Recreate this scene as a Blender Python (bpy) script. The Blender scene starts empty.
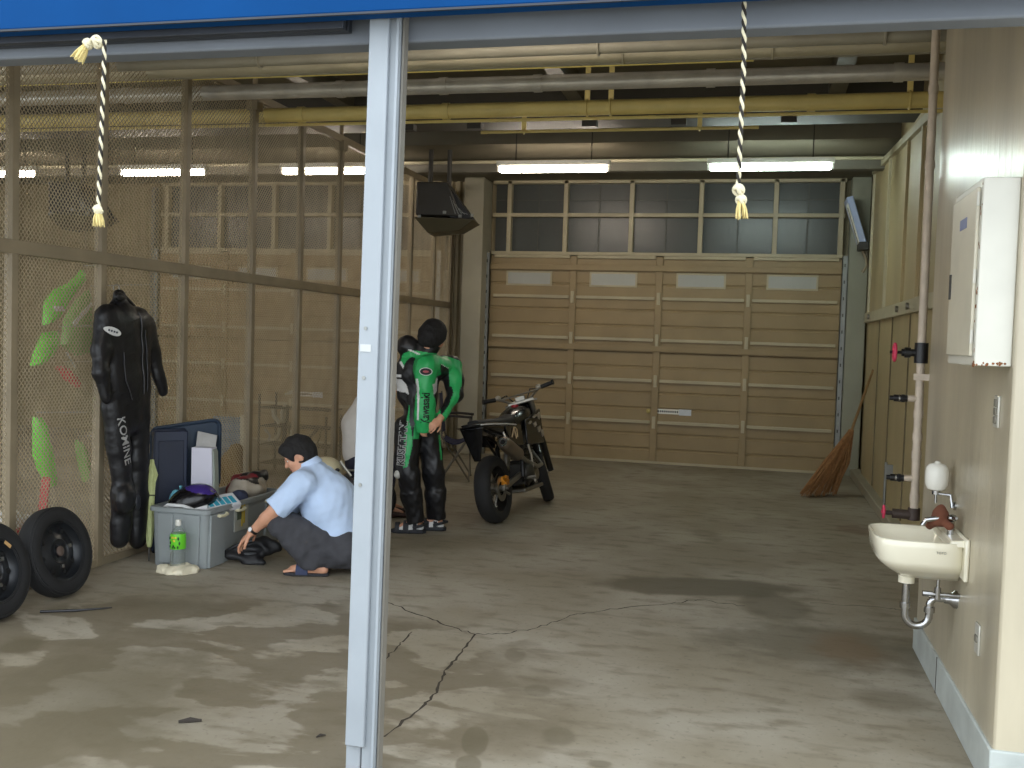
import bpy, math, random
import numpy as np
from mathutils import Vector, Matrix
from mathutils.bvhtree import BVHTree
random.seed(7); np.random.seed(7)
S = bpy.context.scene
C = S.collection
PI = math.pi
R = math.radians

# ------------------------------------------------------------------ camera
FOC, YAW, PIT, ROL, H = 1003.2, .24084, .044928, .032173, 1.6
cy_, sy_ = math.cos(YAW), math.sin(YAW); cp_, sp_ = math.cos(PIT), math.sin(PIT)
FW = Vector((-sy_*cp_, cy_*cp_, -sp_)); RT0 = Vector((cy_, sy_, 0)); UP0 = RT0.cross(FW)
RT = RT0*math.cos(ROL)+UP0*math.sin(ROL); UPV = UP0*math.cos(ROL)-RT0*math.sin(ROL)
CAM = Vector((0, 0, H))
UH = Vector((cy_, sy_, 0)); VH = Vector((-sy_, cy_, 0))      # sideways and into the depth, level
cam = bpy.data.cameras.new('camera'); co = bpy.data.objects.new('camera', cam); C.objects.link(co)
m = Matrix.Identity(4)
for i in range(3):
    m[i][0] = RT[i]; m[i][1] = UPV[i]; m[i][2] = -FW[i]; m[i][3] = CAM[i]
co.matrix_world = m
cam.sensor_width = 36; cam.lens = FOC/1024*36; cam.clip_start = .05
S.camera = co
def ray(x, y): return FW+RT*((x-512)/FOC)-UPV*((y-384)/FOC)
def atz(x, y, z=0.): d = ray(x, y); return CAM+d*((z-H)/d.z)
def aty(x, y, Y): d = ray(x, y); return CAM+d*(Y/d.y)
def atx(x, y, X): d = ray(x, y); return CAM+d*(X/d.x)
class Frame:
    """a level frame standing on the floor: u sideways, v into the depth, z up"""
    def __init__(s, O): s.O = Vector(O)
    def p(s, x, y, dv=0.):
        d = ray(x, y); t = (dv-(CAM-s.O).dot(VH))/d.dot(VH); q = CAM+d*t-s.O
        return Vector((q.dot(UH), dv, q.z))
    def world(s, q): return s.O+UH*q[0]+VH*q[1]+Vector((0, 0, q[2]))

# ------------------------------------------------------------------ materials
def lin(c):
    return tuple(((v/255)/12.92 if v/255 <= .04045 else ((v/255+.055)/1.055)**2.4) for v in c)
def node(nt, t, **kw):
    n = nt.nodes.new(t)
    for k, v in kw.items(): setattr(n, k, v)
    return n
MATS = {}
def M(name, rgb, rough=.6, metal=0., var=.12, scale=6., bump=0., bscale=40., stretch=(1, 1, 1), emit=None, alpha=None, trans=0., coat=0.):
    if name in MATS: return MATS[name]
    mt = bpy.data.materials.new(name); mt.use_nodes = True; nt = mt.node_tree
    b = nt.nodes['Principled BSDF']
    c = lin(rgb)
    b.inputs['Roughness'].default_value = rough; b.inputs['Metallic'].default_value = metal
    if coat: b.inputs['Coat Weight'].default_value = coat
    if trans:
        b.inputs['Transmission Weight'].default_value = trans; b.inputs['IOR'].default_value = 1.33
    tc = node(nt, 'ShaderNodeTexCoord'); mp = node(nt, 'ShaderNodeMapping'); mp.inputs['Scale'].default_value = stretch
    nt.links.new(tc.outputs['Object'], mp.inputs['Vector'])
    nz = node(nt, 'ShaderNodeTexNoise'); nz.inputs['Scale'].default_value = scale; nz.inputs['Detail'].default_value = 5
    nt.links.new(mp.outputs[0], nz.inputs['Vector'])
    rp = node(nt, 'ShaderNodeValToRGB')
    rp.color_ramp.elements[0].position = .3; rp.color_ramp.elements[1].position = .7
    rp.color_ramp.elements[0].color = tuple(v*(1-var) for v in c)+(1,)
    rp.color_ramp.elements[1].color = tuple(min(1, v*(1+var)) for v in c)+(1,)
    nt.links.new(nz.outputs['Fac'], rp.inputs['Fac']); nt.links.new(rp.outputs[0], b.inputs['Base Color'])
    if bump:
        n2 = node(nt, 'ShaderNodeTexNoise'); n2.inputs['Scale'].default_value = bscale; n2.inputs['Detail'].default_value = 4
        nt.links.new(mp.outputs[0], n2.inputs['Vector'])
        bp = node(nt, 'ShaderNodeBump'); bp.inputs['Strength'].default_value = bump; bp.inputs['Distance'].default_value = .01
        nt.links.new(n2.outputs['Fac'], bp.inputs['Height']); nt.links.new(bp.outputs[0], b.inputs['Normal'])
    if emit:
        b.inputs['Emission Color'].default_value = lin(emit[0])+(1,); b.inputs['Emission Strength'].default_value = emit[1]
    MATS[name] = mt; return mt

# ------------------------------------------------------------------ mesh building
def frame_of(d):
    d = Vector(d).normalized(); a = Vector((0, 0, 1)) if abs(d.z) < .9 else Vector((1, 0, 0))
    x = a.cross(d).normalized(); return x, d.cross(x), d
class MB:
    def __init__(s): s.v = []; s.f = []; s.mi = []; s.cur = 0
    def add(s, vs, fs):
        o = len(s.v); s.v += [Vector(v) for v in vs]; s.f += [tuple(i+o for i in f) for f in fs]; s.mi += [s.cur]*len(fs); return s
    def box(s, lo, hi, rot=None, piv=None):
        lo, hi = Vector(lo), Vector(hi)
        vs = [Vector((x, y, z)) for z in (lo.z, hi.z) for y in (lo.y, hi.y) for x in (lo.x, hi.x)]
        if rot:
            p = Vector(piv) if piv is not None else (lo+hi)/2
            vs = [rot @ (v-p)+p for v in vs]
        return s.add(vs, [(0, 2, 3, 1), (4, 5, 7, 6), (0, 1, 5, 4), (2, 6, 7, 3), (0, 4, 6, 2), (1, 3, 7, 5)])
    def hexa(s, b4, t4):
        return s.add(list(b4)+list(t4), [(0, 3, 2, 1), (4, 5, 6, 7), (0, 1, 5, 4), (1, 2, 6, 5), (2, 3, 7, 6), (3, 0, 4, 7)])
    def bar(s, a, b, w, h, up=(0, 0, 1)):
        a, b = Vector(a), Vector(b); d = (b-a).normalized(); x = d.cross(Vector(up))
        if x.length < 1e-4: x = d.cross(Vector((1, 0, 0)))
        x.normalize(); y = x.cross(d)
        q = [x*sx*w/2+y*sy*h/2 for sx, sy in ((-1, -1), (1, -1), (1, 1), (-1, 1))]
        return s.hexa([a+k for k in q], [b+k for k in q])
    def tube(s, pts, r, n=10, cap=True, closed=False):
        pts = [Vector(p) for p in pts]; k = len(pts); rs = r if isinstance(r, (list, tuple)) else [r]*k
        vs = []; x = None
        for i, p in enumerate(pts):
            if closed: t = pts[(i+1) % k]-pts[i-1]
            else: t = pts[min(i+1, k-1)]-pts[max(i-1, 0)]
            t.normalize()
            if x is None: x, y, _ = frame_of(t)
            else:
                x = x-t*x.dot(t)
                if x.length < 1e-6: x, y, _ = frame_of(t)
                x.normalize(); y = t.cross(x)
            for j in range(n):
                a = 2*PI*j/n; vs.append(p+(x*math.cos(a)+y*math.sin(a))*rs[i])
        fs = []
        for i in range(k if closed else k-1):
            for j in range(n):
                i2 = (i+1) % k
                fs.append((i*n+j, i*n+(j+1) % n, i2*n+(j+1) % n, i2*n+j))
        if cap and not closed: fs += [tuple(range(n-1, -1, -1)), tuple((k-1)*n+j for j in range(n))]
        return s.add(vs, fs)
    def cyl(s, a, b, r, n=16): return s.tube([a, b], r, n)
    def lathe(s, prof, a=(0, 0, 0), d=(0, 0, 1), n=24, closed=False):
        x, y, d = frame_of(d); a = Vector(a); vs = []; k = len(prof)
        for (r, h) in prof:
            for j in range(n):
                t = 2*PI*j/n; vs.append(a+d*h+(x*math.cos(t)+y*math.sin(t))*r)
        fs = []
        for i in range(k if closed else k-1):
            i2 = (i+1) % k
            for j in range(n): fs.append((i*n+j, i*n+(j+1) % n, i2*n+(j+1) % n, i2*n+j))
        if not closed: fs += [tuple(range(n-1, -1, -1)), tuple((k-1)*n+j for j in range(n))]
        return s.add(vs, fs)
    def ell(s, c, r, rot=None, n=16, mr=10):
        c = Vector(c); vs = []; fs = []
        for i in range(1, mr):
            t = PI*i/mr
            for j in range(n):
                p = 2*PI*j/n; q = Vector((r[0]*math.sin(t)*math.cos(p), r[1]*math.sin(t)*math.sin(p), r[2]*math.cos(t)))
                vs.append(c+(rot @ q if rot else q))
        for sg in (1, -1):
            q = Vector((0, 0, r[2]*sg)); vs.append(c+(rot @ q if rot else q))
        T, B = len(vs)-2, len(vs)-1
        for i in range(mr-2):
            for j in range(n): fs.append((i*n+j, (i+1)*n+j, (i+1)*n+(j+1) % n, i*n+(j+1) % n))
        for j in range(n):
            fs.append((T, j, (j+1) % n)); fs.append((B, (mr-2)*n+(j+1) % n, (mr-2)*n+j))
        return s.add(vs, fs)
    def prism(s, poly, off):
        off = Vector(off); n = len(poly); vs = [Vector(p) for p in poly]+[Vector(p)+off for p in poly]
        fs = [tuple(range(n-1, -1, -1)), tuple(range(n, 2*n))]+[(i, (i+1) % n, n+(i+1) % n, n+i) for i in range(n)]
        return s.add(vs, fs)
    def loft(s, rings, cap=True):
        n = len(rings[0]); vs = [Vector(p) for r in rings for p in r]; fs = []
        for i in range(len(rings)-1):
            for j in range(n): fs.append((i*n+j, i*n+(j+1) % n, (i+1)*n+(j+1) % n, (i+1)*n+j))
        if cap: fs += [tuple(range(n-1, -1, -1)), tuple((len(rings)-1)*n+j for j in range(n))]
        return s.add(vs, fs)
    def xf(s, fn): s.v = [fn(v) for v in s.v]; return s
    def build(s, name, mats, parent=None, bevel=0., smooth=None, loc=None, seg=2):
        me = bpy.data.meshes.new(name)
        off = Vector(loc) if loc is not None else Vector((0, 0, 0))
        me.from_pydata([v-off for v in s.v], [], s.f)
        mats = mats if isinstance(mats, (list, tuple)) else [mats]
        for q in mats: me.materials.append(q)
        if len(mats) > 1: me.polygons.foreach_set('material_index', s.mi)
        me.validate(); fix_normals(me)
        o = bpy.data.objects.new(name, me); C.objects.link(o); o.location = off
        if parent: o.parent = parent
        if smooth is None or smooth: shade(me, 40 if smooth is None else smooth)
        if bevel:
            b = o.modifiers.new('bevel', 'BEVEL'); b.width = bevel; b.segments = seg; b.limit_method = 'ANGLE'; b.angle_limit = R(40)
        return o
import bmesh
def fix_normals(me):
    bm = bmesh.new(); bm.from_mesh(me); bmesh.ops.recalc_face_normals(bm, faces=bm.faces); bm.to_mesh(me); bm.free()
def shade(me, ang):
    bm = bmesh.new(); bm.from_mesh(me)
    for e in bm.edges:
        e.smooth = not (len(e.link_faces) == 2 and e.calc_face_angle(0) > R(ang))
    for f in bm.faces: f.smooth = True
    bm.to_mesh(me); bm.free()
def tag(o, label=None, cat=None, group=None, kind=None):
    if label: o['label'] = label
    if cat: o['category'] = cat
    if group: o['group'] = group
    if kind: o['kind'] = kind
    return o
def thing(name, label, cat, loc=(0, 0, 0), rz=0., group=None):
    o = bpy.data.objects.new(name, None); C.objects.link(o); o.location = loc; o.rotation_euler = (0, 0, rz); o.empty_display_size = .1
    return tag(o, label, cat, group)
def struct(o, label=None, cat=None): return tag(o, label, cat, kind='structure')
def kids(o): return [c for c in C.objects if c.parent == o]
def dup(o, parent=None, loc=None, label=None):
    c = o.copy(); C.objects.link(c)
    if parent is not None: c.parent = parent
    if loc is not None: c.location = loc
    if label: c['label'] = label
    for k in kids(o): dup(k, c)
    return c

# ------------------------------------------------------------------ smooth solid modelling (signed distances + surface nets)
class Solid:
    def __init__(s, res=.008): s.res = res; s.ops = []
    def cone(s, a, b, ra, rb=None, k=.02): s.ops.append(('c', Vector(a), Vector(b), ra, ra if rb is None else rb, k)); return s
    def cut_cone(s, a, b, ra, rb=None, k=.015): s.ops.append(('f', Vector(a), Vector(b), ra, ra if rb is None else rb, k)); return s
    def ell(s, c, r, rot=None, k=.02): s.ops.append(('e', Vector(c), r, rot, None, k)); return s
    def minus_ell(s, c, r, rot=None, k=.01): s.ops.append(('-e', Vector(c), r, rot, None, k)); return s
    def minus_half(s, p, n, k=.006): s.ops.append(('-h', Vector(p), Vector(n).normalized(), None, None, k)); return s
    def noise(s, fn): s.ops.append(('n', fn, None, None, None, 0)); return s
    def build(s, name, mats, parent=None, classify=None, smooth=2, loc=None):
        res = s.res; lo = np.full(3, 1e9); hi = np.full(3, -1e9)
        def bounds(o):
            if o[0] in 'cf':
                r = max(o[3], o[4]); a, b = np.array(o[1]), np.array(o[2]); return np.minimum(a, b)-r, np.maximum(a, b)+r
            r = max(o[2]); a = np.array(o[1]); return a-r, a+r
        for o in s.ops:
            if o[0] in ('c', 'f', 'e'):
                l, h = bounds(o); lo = np.minimum(lo, l); hi = np.maximum(hi, h)
        lo -= 4*res; hi += 4*res
        n = np.ceil((hi-lo)/res).astype(int)+1
        ax = [lo[i]+res*np.arange(n[i]) for i in range(3)]
        D = np.full(n, 9., dtype=np.float32)
        for o in s.ops:
            if o[0] == 'n':
                X, Y, Z = np.meshgrid(*ax, indexing='ij', sparse=True)
                D = D+o[1](X, Y, Z).astype(np.float32); continue
            if o[0] == '-h':
                X, Y, Z = np.meshgrid(*ax, indexing='ij', sparse=True)
                d = (X-o[1].x)*o[2].x+(Y-o[1].y)*o[2].y+(Z-o[1].z)*o[2].z   # removes the side the normal points to
                a, b = D, d; k = o[5]; h = np.clip(.5-.5*(b-a)/k, 0, 1); D = (b*(1-h)+a*h+k*h*(1-h)).astype(np.float32); continue
            l, h = bounds(o); mg = o[5]+5*res
            i0 = np.clip(np.floor((l-mg-lo)/res).astype(int), 0, n-1); i1 = np.clip(np.ceil((h+mg-lo)/res).astype(int)+1, 1, n)
            sl = tuple(slice(i0[i], i1[i]) for i in range(3))
            X, Y, Z = np.meshgrid(*[ax[i][sl[i]] for i in range(3)], indexing='ij', sparse=True)
            if o[0] in 'cf':
                a, b = o[1], o[2]; ba = b-a; L2 = max(ba.dot(ba), 1e-9)
                px, py, pz = X-a.x, Y-a.y, Z-a.z
                t = (px*ba.x+py*ba.y+pz*ba.z)/L2; tc = np.clip(t, 0, 1)
                d = np.sqrt((px-tc*ba.x)**2+(py-tc*ba.y)**2+(pz-tc*ba.z)**2) if o[0] == 'c' else np.sqrt((px-t*ba.x)**2+(py-t*ba.y)**2+(pz-t*ba.z)**2)
                d = d-(o[3]+(o[4]-o[3])*tc)
                if o[0] == 'f': d = np.maximum(d, np.maximum(-t, t-1)*math.sqrt(L2))
            else:
                c, r, rot = o[1], o[2], o[3]
                q = [X-c.x, Y-c.y, Z-c.z]
                if rot is not None:
                    q = [q[0]*rot[0][j]+q[1]*rot[1][j]+q[2]*rot[2][j] for j in range(3)]
                k0 = np.sqrt((q[0]/r[0])**2+(q[1]/r[1])**2+(q[2]/r[2])**2)
                k1 = np.sqrt((q[0]/r[0]**2)**2+(q[1]/r[1]**2)**2+(q[2]/r[2]**2)**2)+1e-6
                d = k0*(k0-1)/k1
            A = D[sl]; k = o[5]
            if o[0] == '-e':
                hh = np.clip(.5-.5*(-d-A)/k, 0, 1); D[sl] = -d*(1-hh)+A*hh+k*hh*(1-hh)
            else:
                hh = np.clip(.5+.5*(d-A)/k, 0, 1); D[sl] = d*(1-hh)+A*hh-k*hh*(1-hh)
        for i in range(3):
            ix = [slice(None)]*3; ix[i] = 0; D[tuple(ix)] = 1; ix[i] = -1; D[tuple(ix)] = 1
        vs, qs = surface_net(D, lo, res)
        me = bpy.data.meshes.new(name); me.from_pydata(vs.tolist(), [], qs.tolist())
        mats = mats if isinstance(mats, (list, tuple)) else [mats]
        for q in mats: me.materials.append(q)
        if smooth:
            bm = bmesh.new(); bm.from_mesh(me)
            for _ in range(smooth): bmesh.ops.smooth_vert(bm, verts=bm.verts, factor=.5, use_axis_x=True, use_axis_y=True, use_axis_z=True)
            bm.to_mesh(me); bm.free()
        if classify:
            v = np.empty(len(me.vertices)*3); me.vertices.foreach_get('co', v); v = v.reshape(-1, 3)
            ce = v[qs].mean(1)
            nn = np.empty(len(me.polygons)*3); me.polygons.foreach_get('normal', nn); nn = nn.reshape(-1, 3)
            me.polygons.foreach_set('material_index', classify(ce, nn).astype(np.int32))
        me.polygons.foreach_set('use_smooth', np.ones(len(me.polygons), dtype=bool))
        me.update()
        o = bpy.data.objects.new(name, me); C.objects.link(o)
        if parent: o.parent = parent
        if loc is not None: o.location = loc
        return o
def surface_net(D, lo, res):
    Sg = D < 0; n = np.array(D.shape); cn = n-1
    cnt = np.zeros(cn, dtype=np.int8)
    offs = [(i, j, k) for i in (0, 1) for j in (0, 1) for k in (0, 1)]
    for o in offs: cnt += Sg[o[0]:o[0]+cn[0], o[1]:o[1]+cn[1], o[2]:o[2]+cn[2]]
    mask = (cnt > 0) & (cnt < 8); cells = np.argwhere(mask)
    idx = np.full(cn, -1, dtype=np.int64); idx[mask] = np.arange(len(cells))
    pos = np.zeros((len(cells), 3)); num = np.zeros(len(cells))
    for a in offs:
        for i in range(3):
            if a[i]: continue
            b = list(a); b[i] = 1
            va = D[tuple((cells+a).T)]; vb = D[tuple((cells+b).T)]
            cr = (va < 0) != (vb < 0)
            t = np.where(cr, va/np.where(cr, va-vb, 1), 0)
            p = cells+np.array(a, float); p[:, i] += t
            pos[cr] += p[cr]; num[cr] += 1
    pos /= num[:, None]; vs = lo+pos*res
    qs = []
    for i in range(3):
        j, k = (i+1) % 3, (i+2) % 3
        s0 = [slice(None)]*3; s1 = [slice(None)]*3
        s0[i] = slice(0, -1); s1[i] = slice(1, None)
        e = Sg[tuple(s0)] != Sg[tuple(s1)]
        E_ = np.argwhere(e); E_ = E_[(E_[:, j] > 0) & (E_[:, k] > 0) & (E_[:, j] < n[j]-1) & (E_[:, k] < n[k]-1)]
        def g(dj, dk):
            q = E_.copy(); q[:, j] += dj; q[:, k] += dk; return idx[tuple(q.T)]
        q = np.stack([g(-1, -1), g(0, -1), g(0, 0), g(-1, 0)], 1)
        flip = ~Sg[tuple(E_.T)]
        q[flip] = q[flip][:, ::-1]; qs.append(q)
    return vs, np.concatenate(qs)
def wrinkle(amp, f, seed=0):
    rs = np.random.RandomState(seed); W = rs.randn(7, 3)*f; ph = rs.rand(7)*6.28
    return lambda X, Y, Z: amp*sum(np.sin(W[i, 0]*X+W[i, 1]*Y+W[i, 2]*Z+ph[i]) for i in range(7))/2.6
def rot_from(f, u):
    """columns: forward, left, up"""
    f = Vector(f).normalized(); l = Vector(u).cross(f).normalized(); u = f.cross(l)
    return Matrix(((f.x, l.x, u.x), (f.y, l.y, u.y), (f.z, l.z, u.z)))
def add_head(sd, c, rot, s=1.):
    c = Vector(c); q = lambda a, b, d: c+rot @ (Vector((a, b, d))*s)
    sd.ell(q(-.008, 0, .02), (.098*s, .076*s, .105*s), rot, .02)
    sd.ell(q(.03, 0, -.055), (.062*s, .056*s, .058*s), rot, .03)
    sd.ell(q(.062, 0, -.092), (.022*s, .026*s, .018*s), rot, .02)          # chin
    sd.cone(q(.086, 0, .012), q(.108, 0, -.026), .008*s, .013*s, .012)     # nose
    sd.ell(q(.082, 0, .024), (.014*s, .05*s, .01*s), rot, .012)            # brow
    sd.ell(q(.086, 0, -.06), (.012*s, .024*s, .010*s), rot, .008)          # lips
    for sg in (1, -1):
        sd.ell(q(.07, .036*sg, -.022), (.022*s, .02*s, .018*s), rot, .02)  # cheek
        sd.minus_ell(q(.098, .032*sg, .006), (.016*s, .016*s, .009*s), rot, .01)
        sd.ell(q(-.012, .077*sg, -.012), (.02*s, .010*s, .033*s), rot, .008)
def add_hand(sd, w, d, nrm, curl=.5, mirror=1, L=1.):
    """palm, four fingers of different lengths and a thumb; nrm is where the palm looks"""
    w = Vector(w); d = Vector(d).normalized(); nrm = Vector(nrm); nrm = (nrm-d*nrm.dot(d)).normalized(); sd_ = d.cross(nrm)*mirror
    rot = Matrix(((d.x, sd_.x, nrm.x), (d.y, sd_.y, nrm.y), (d.z, sd_.z, nrm.z)))
    sd.ell(w+d*.05*L, (.052*L, .040*L, .017*L), rot, .012)
    for i, (o, ln) in enumerate(((.031, .074), (.0105, .084), (-.0105, .078), (-.031, .062))):
        p = w+d*.088*L+sd_*o*L; e = d+sd_*o*2.2; a = curl*(.75+.12*i)
        for sg, r in ((.45, .0098), (.32, .009), (.26, .0082)):
            dd = e.normalized()*math.cos(a)+nrm*math.sin(a); q = p+dd*ln*sg*L; sd.cone(p, q, r*L, r*.94*L, .004); p = q; a += curl*.7
    p = w+d*.025*L+sd_*.032*L+nrm*.006; q = p+(d*.62+sd_*.62+nrm*.35).normalized()*.042*L; sd.cone(p, q, .0125*L, .011*L, .012)
    sd.cone(q, q+(d*.85+sd_*.2+nrm*.45).normalized()*.034*L, .0105*L, .0088*L, .004)
def text_mesh(txt, size, thick=0., ext=.001):
    cu = bpy.data.curves.new('t', 'FONT'); cu.body = txt; cu.size = size; cu.extrude = ext; cu.offset = thick
    cu.align_x = 'CENTER'; cu.align_y = 'CENTER'; cu.resolution_u = 3
    o = bpy.data.objects.new('t', cu); C.objects.link(o)
    me = bpy.data.meshes.new_from_object(o.evaluated_get(bpy.context.evaluated_depsgraph_get()))
    bpy.data.objects.remove(o); return me
def lettering(name, txt, size, mat, to, parent=None, thick=0., ext=.001, sx=1.):
    """to(x, y, z): where a point of the flat lettering goes"""
    me = text_mesh(txt, size, thick, ext); me.name = name
    for v in me.vertices: v.co = to(v.co.x*sx, v.co.y, v.co.z)
    me.materials.clear(); me.materials.append(mat)
    o = bpy.data.objects.new(name, me); C.objects.link(o)
    if parent: o.parent = parent
    return o
def bvh_of(o): return BVHTree.FromPolygons([v.co.copy() for v in o.data.vertices], [tuple(p.vertices) for p in o.data.polygons])
# ================================================================== materials used
tan = M('tan_steel', (150, 129, 92), .5, 0, .08, 3)
tan_rail = M('cream_steel', (178, 166, 136), .45, .0, .08, 3)
galv = M('galvanised_steel', (150, 152, 148), .4, .7, .1, 8)
mesh_m = M('fence_steel', (172, 158, 130), .55, .0, .12, 5)
fence_m = M('fence_post_paint', (140, 127, 103), .5, 0, .14, 4)
white_post = M('white_post_paint', (150, 157, 163), .45, 0, .06, 5)
plaster = M('wall_plaster', (178, 169, 147), .3, 0, .2, 3.2, .35, 14, (1, 1, .22))
kerb_m = M('kerb_paint', (176, 182, 178), .5, 0, .14, 6)
rearwall_m = M('rear_wall_sheet', (140, 127, 97), .55, 0, .12, 2)
column_m = M('column_paint', (158, 152, 132), .5, 0, .1, 2)
ceil_m = M('ceiling_soffit', (112, 106, 90), .7, 0, .18, 1.5)
beam_m = M('beam_paint', (104, 100, 88), .55, 0, .15, 2)
ply = M('tan_board', (178, 162, 122), .55, 0, .14, 1.6, stretch=(1, 1, .3))
blue = M('blue_fascia', (4, 62, 116), .8, 0, .07, 3)
lintel_m = M('lintel_paint', (110, 116, 124), .5, 0, .08, 3)
dark_rail = M('dark_rail', (52, 56, 64), .5, .3, .1, 5)
pipe_yel = M('yellow_pipe_paint', (222, 202, 128), .4, 0, .12, 3)
pipe_cream = M('cream_pipe_paint', (172, 164, 138), .42, 0, .12, 3)
pipe_grey = M('grey_pipe_paint', (150, 146, 130), .45, 0, .12, 3)
foil = M('duct_foil', (196, 192, 182), .3, .35, .15, 7, .2, 25)
pipe_white = M('riser_paint', (196, 182, 164), .5, 0, .16, 9)
black = M('black_leather', (24, 24, 27), .42, 0, .2, 20, .15, 60)
blackp = M('black_plastic', (26, 26, 28), .4, 0, .15, 10)
rubber = M('black_rubber', (27, 26, 26), .75, 0, .15, 12)
chrome = M('chrome', (172, 172, 172), .2, 1, .03, 5)
steel = M('satin_steel', (150, 148, 142), .35, .9, .08, 8)
white = M('white_enamel', (226, 224, 214), .35, 0, .05, 4)
ceramic = M('cream_ceramic', (232, 226, 204), .12, 0, .03, 3, coat=.5)
red = M('red_paint', (178, 40, 48), .5, 0, .1, 6)
pink = M('pink_handwheel', (214, 62, 96), .5, 0, .1, 6)
skin = M('skin', (206, 152, 122), .5, 0, .08, 12)
skin2 = M('lip_skin', (170, 100, 88), .5, 0, .05, 12)
hair = M('black_hair', (22, 20, 20), .8, 0, .25, 40, .5, 120)
eye_w = M('eye_white', (210, 205, 200), .3); eye_b = M('eye_dark', (30, 22, 18), .2)
shirt_m = M('pale_blue_cotton', (190, 210, 238), .85, 0, .05, 14)
trouser_m = M('charcoal_cotton', (62, 62, 66), .9, 0, .12, 18, .1, 80)
navy = M('navy_plastic', (30, 40, 62), .5, 0, .12, 6)
tote_m = M('grey_tote_plastic', (142, 148, 148), .5, 0, .05, 4)
green = M('racing_green_leather', (42, 168, 92), .42, 0, .06, 8)
lime = M('lime_plastic', (106, 206, 60), .4, 0, .06, 6)
whitel = M('white_leather', (212, 212, 210), .5, 0, .05, 10)
sock = M('white_sock', (222, 222, 220), .9, 0, .04, 20)
paper = M('white_card', (214, 214, 216), .8, 0, .04, 6)
blue.node_tree.nodes['Principled BSDF'].inputs['Specular IOR Level'].default_value = .12
rope_w = M('rope_white', (214, 206, 176), .85, 0, .1, 60); rope_b = M('rope_black', (36, 32, 28), .85, 0, .1, 60)
fray_m = M('frayed_fibre', (208, 190, 128), .9, 0, .12, 60)
glass_m = M('wired_pane', (72, 74, 70), .3, 0, .1, 1.5)
vent_glass = M('vision_panel', (172, 172, 164), .35, 0, .06, 2)
straw = M('broom_straw', (150, 108, 66), .85, 0, .25, 30)
bamboo = M('bamboo', (142, 112, 70), .6, 0, .15, 12)
orange = M('orange_anodised', (214, 140, 40), .35, .6, .05, 10)
brown = M('brown_cloth', (104, 62, 44), .95, 0, .15, 20)
dark_grey = M('dark_grey_casing', (58, 56, 52), .55, 0, .12, 4)
sign_ink = M('dark_ink', (40, 46, 62), .6)

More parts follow.
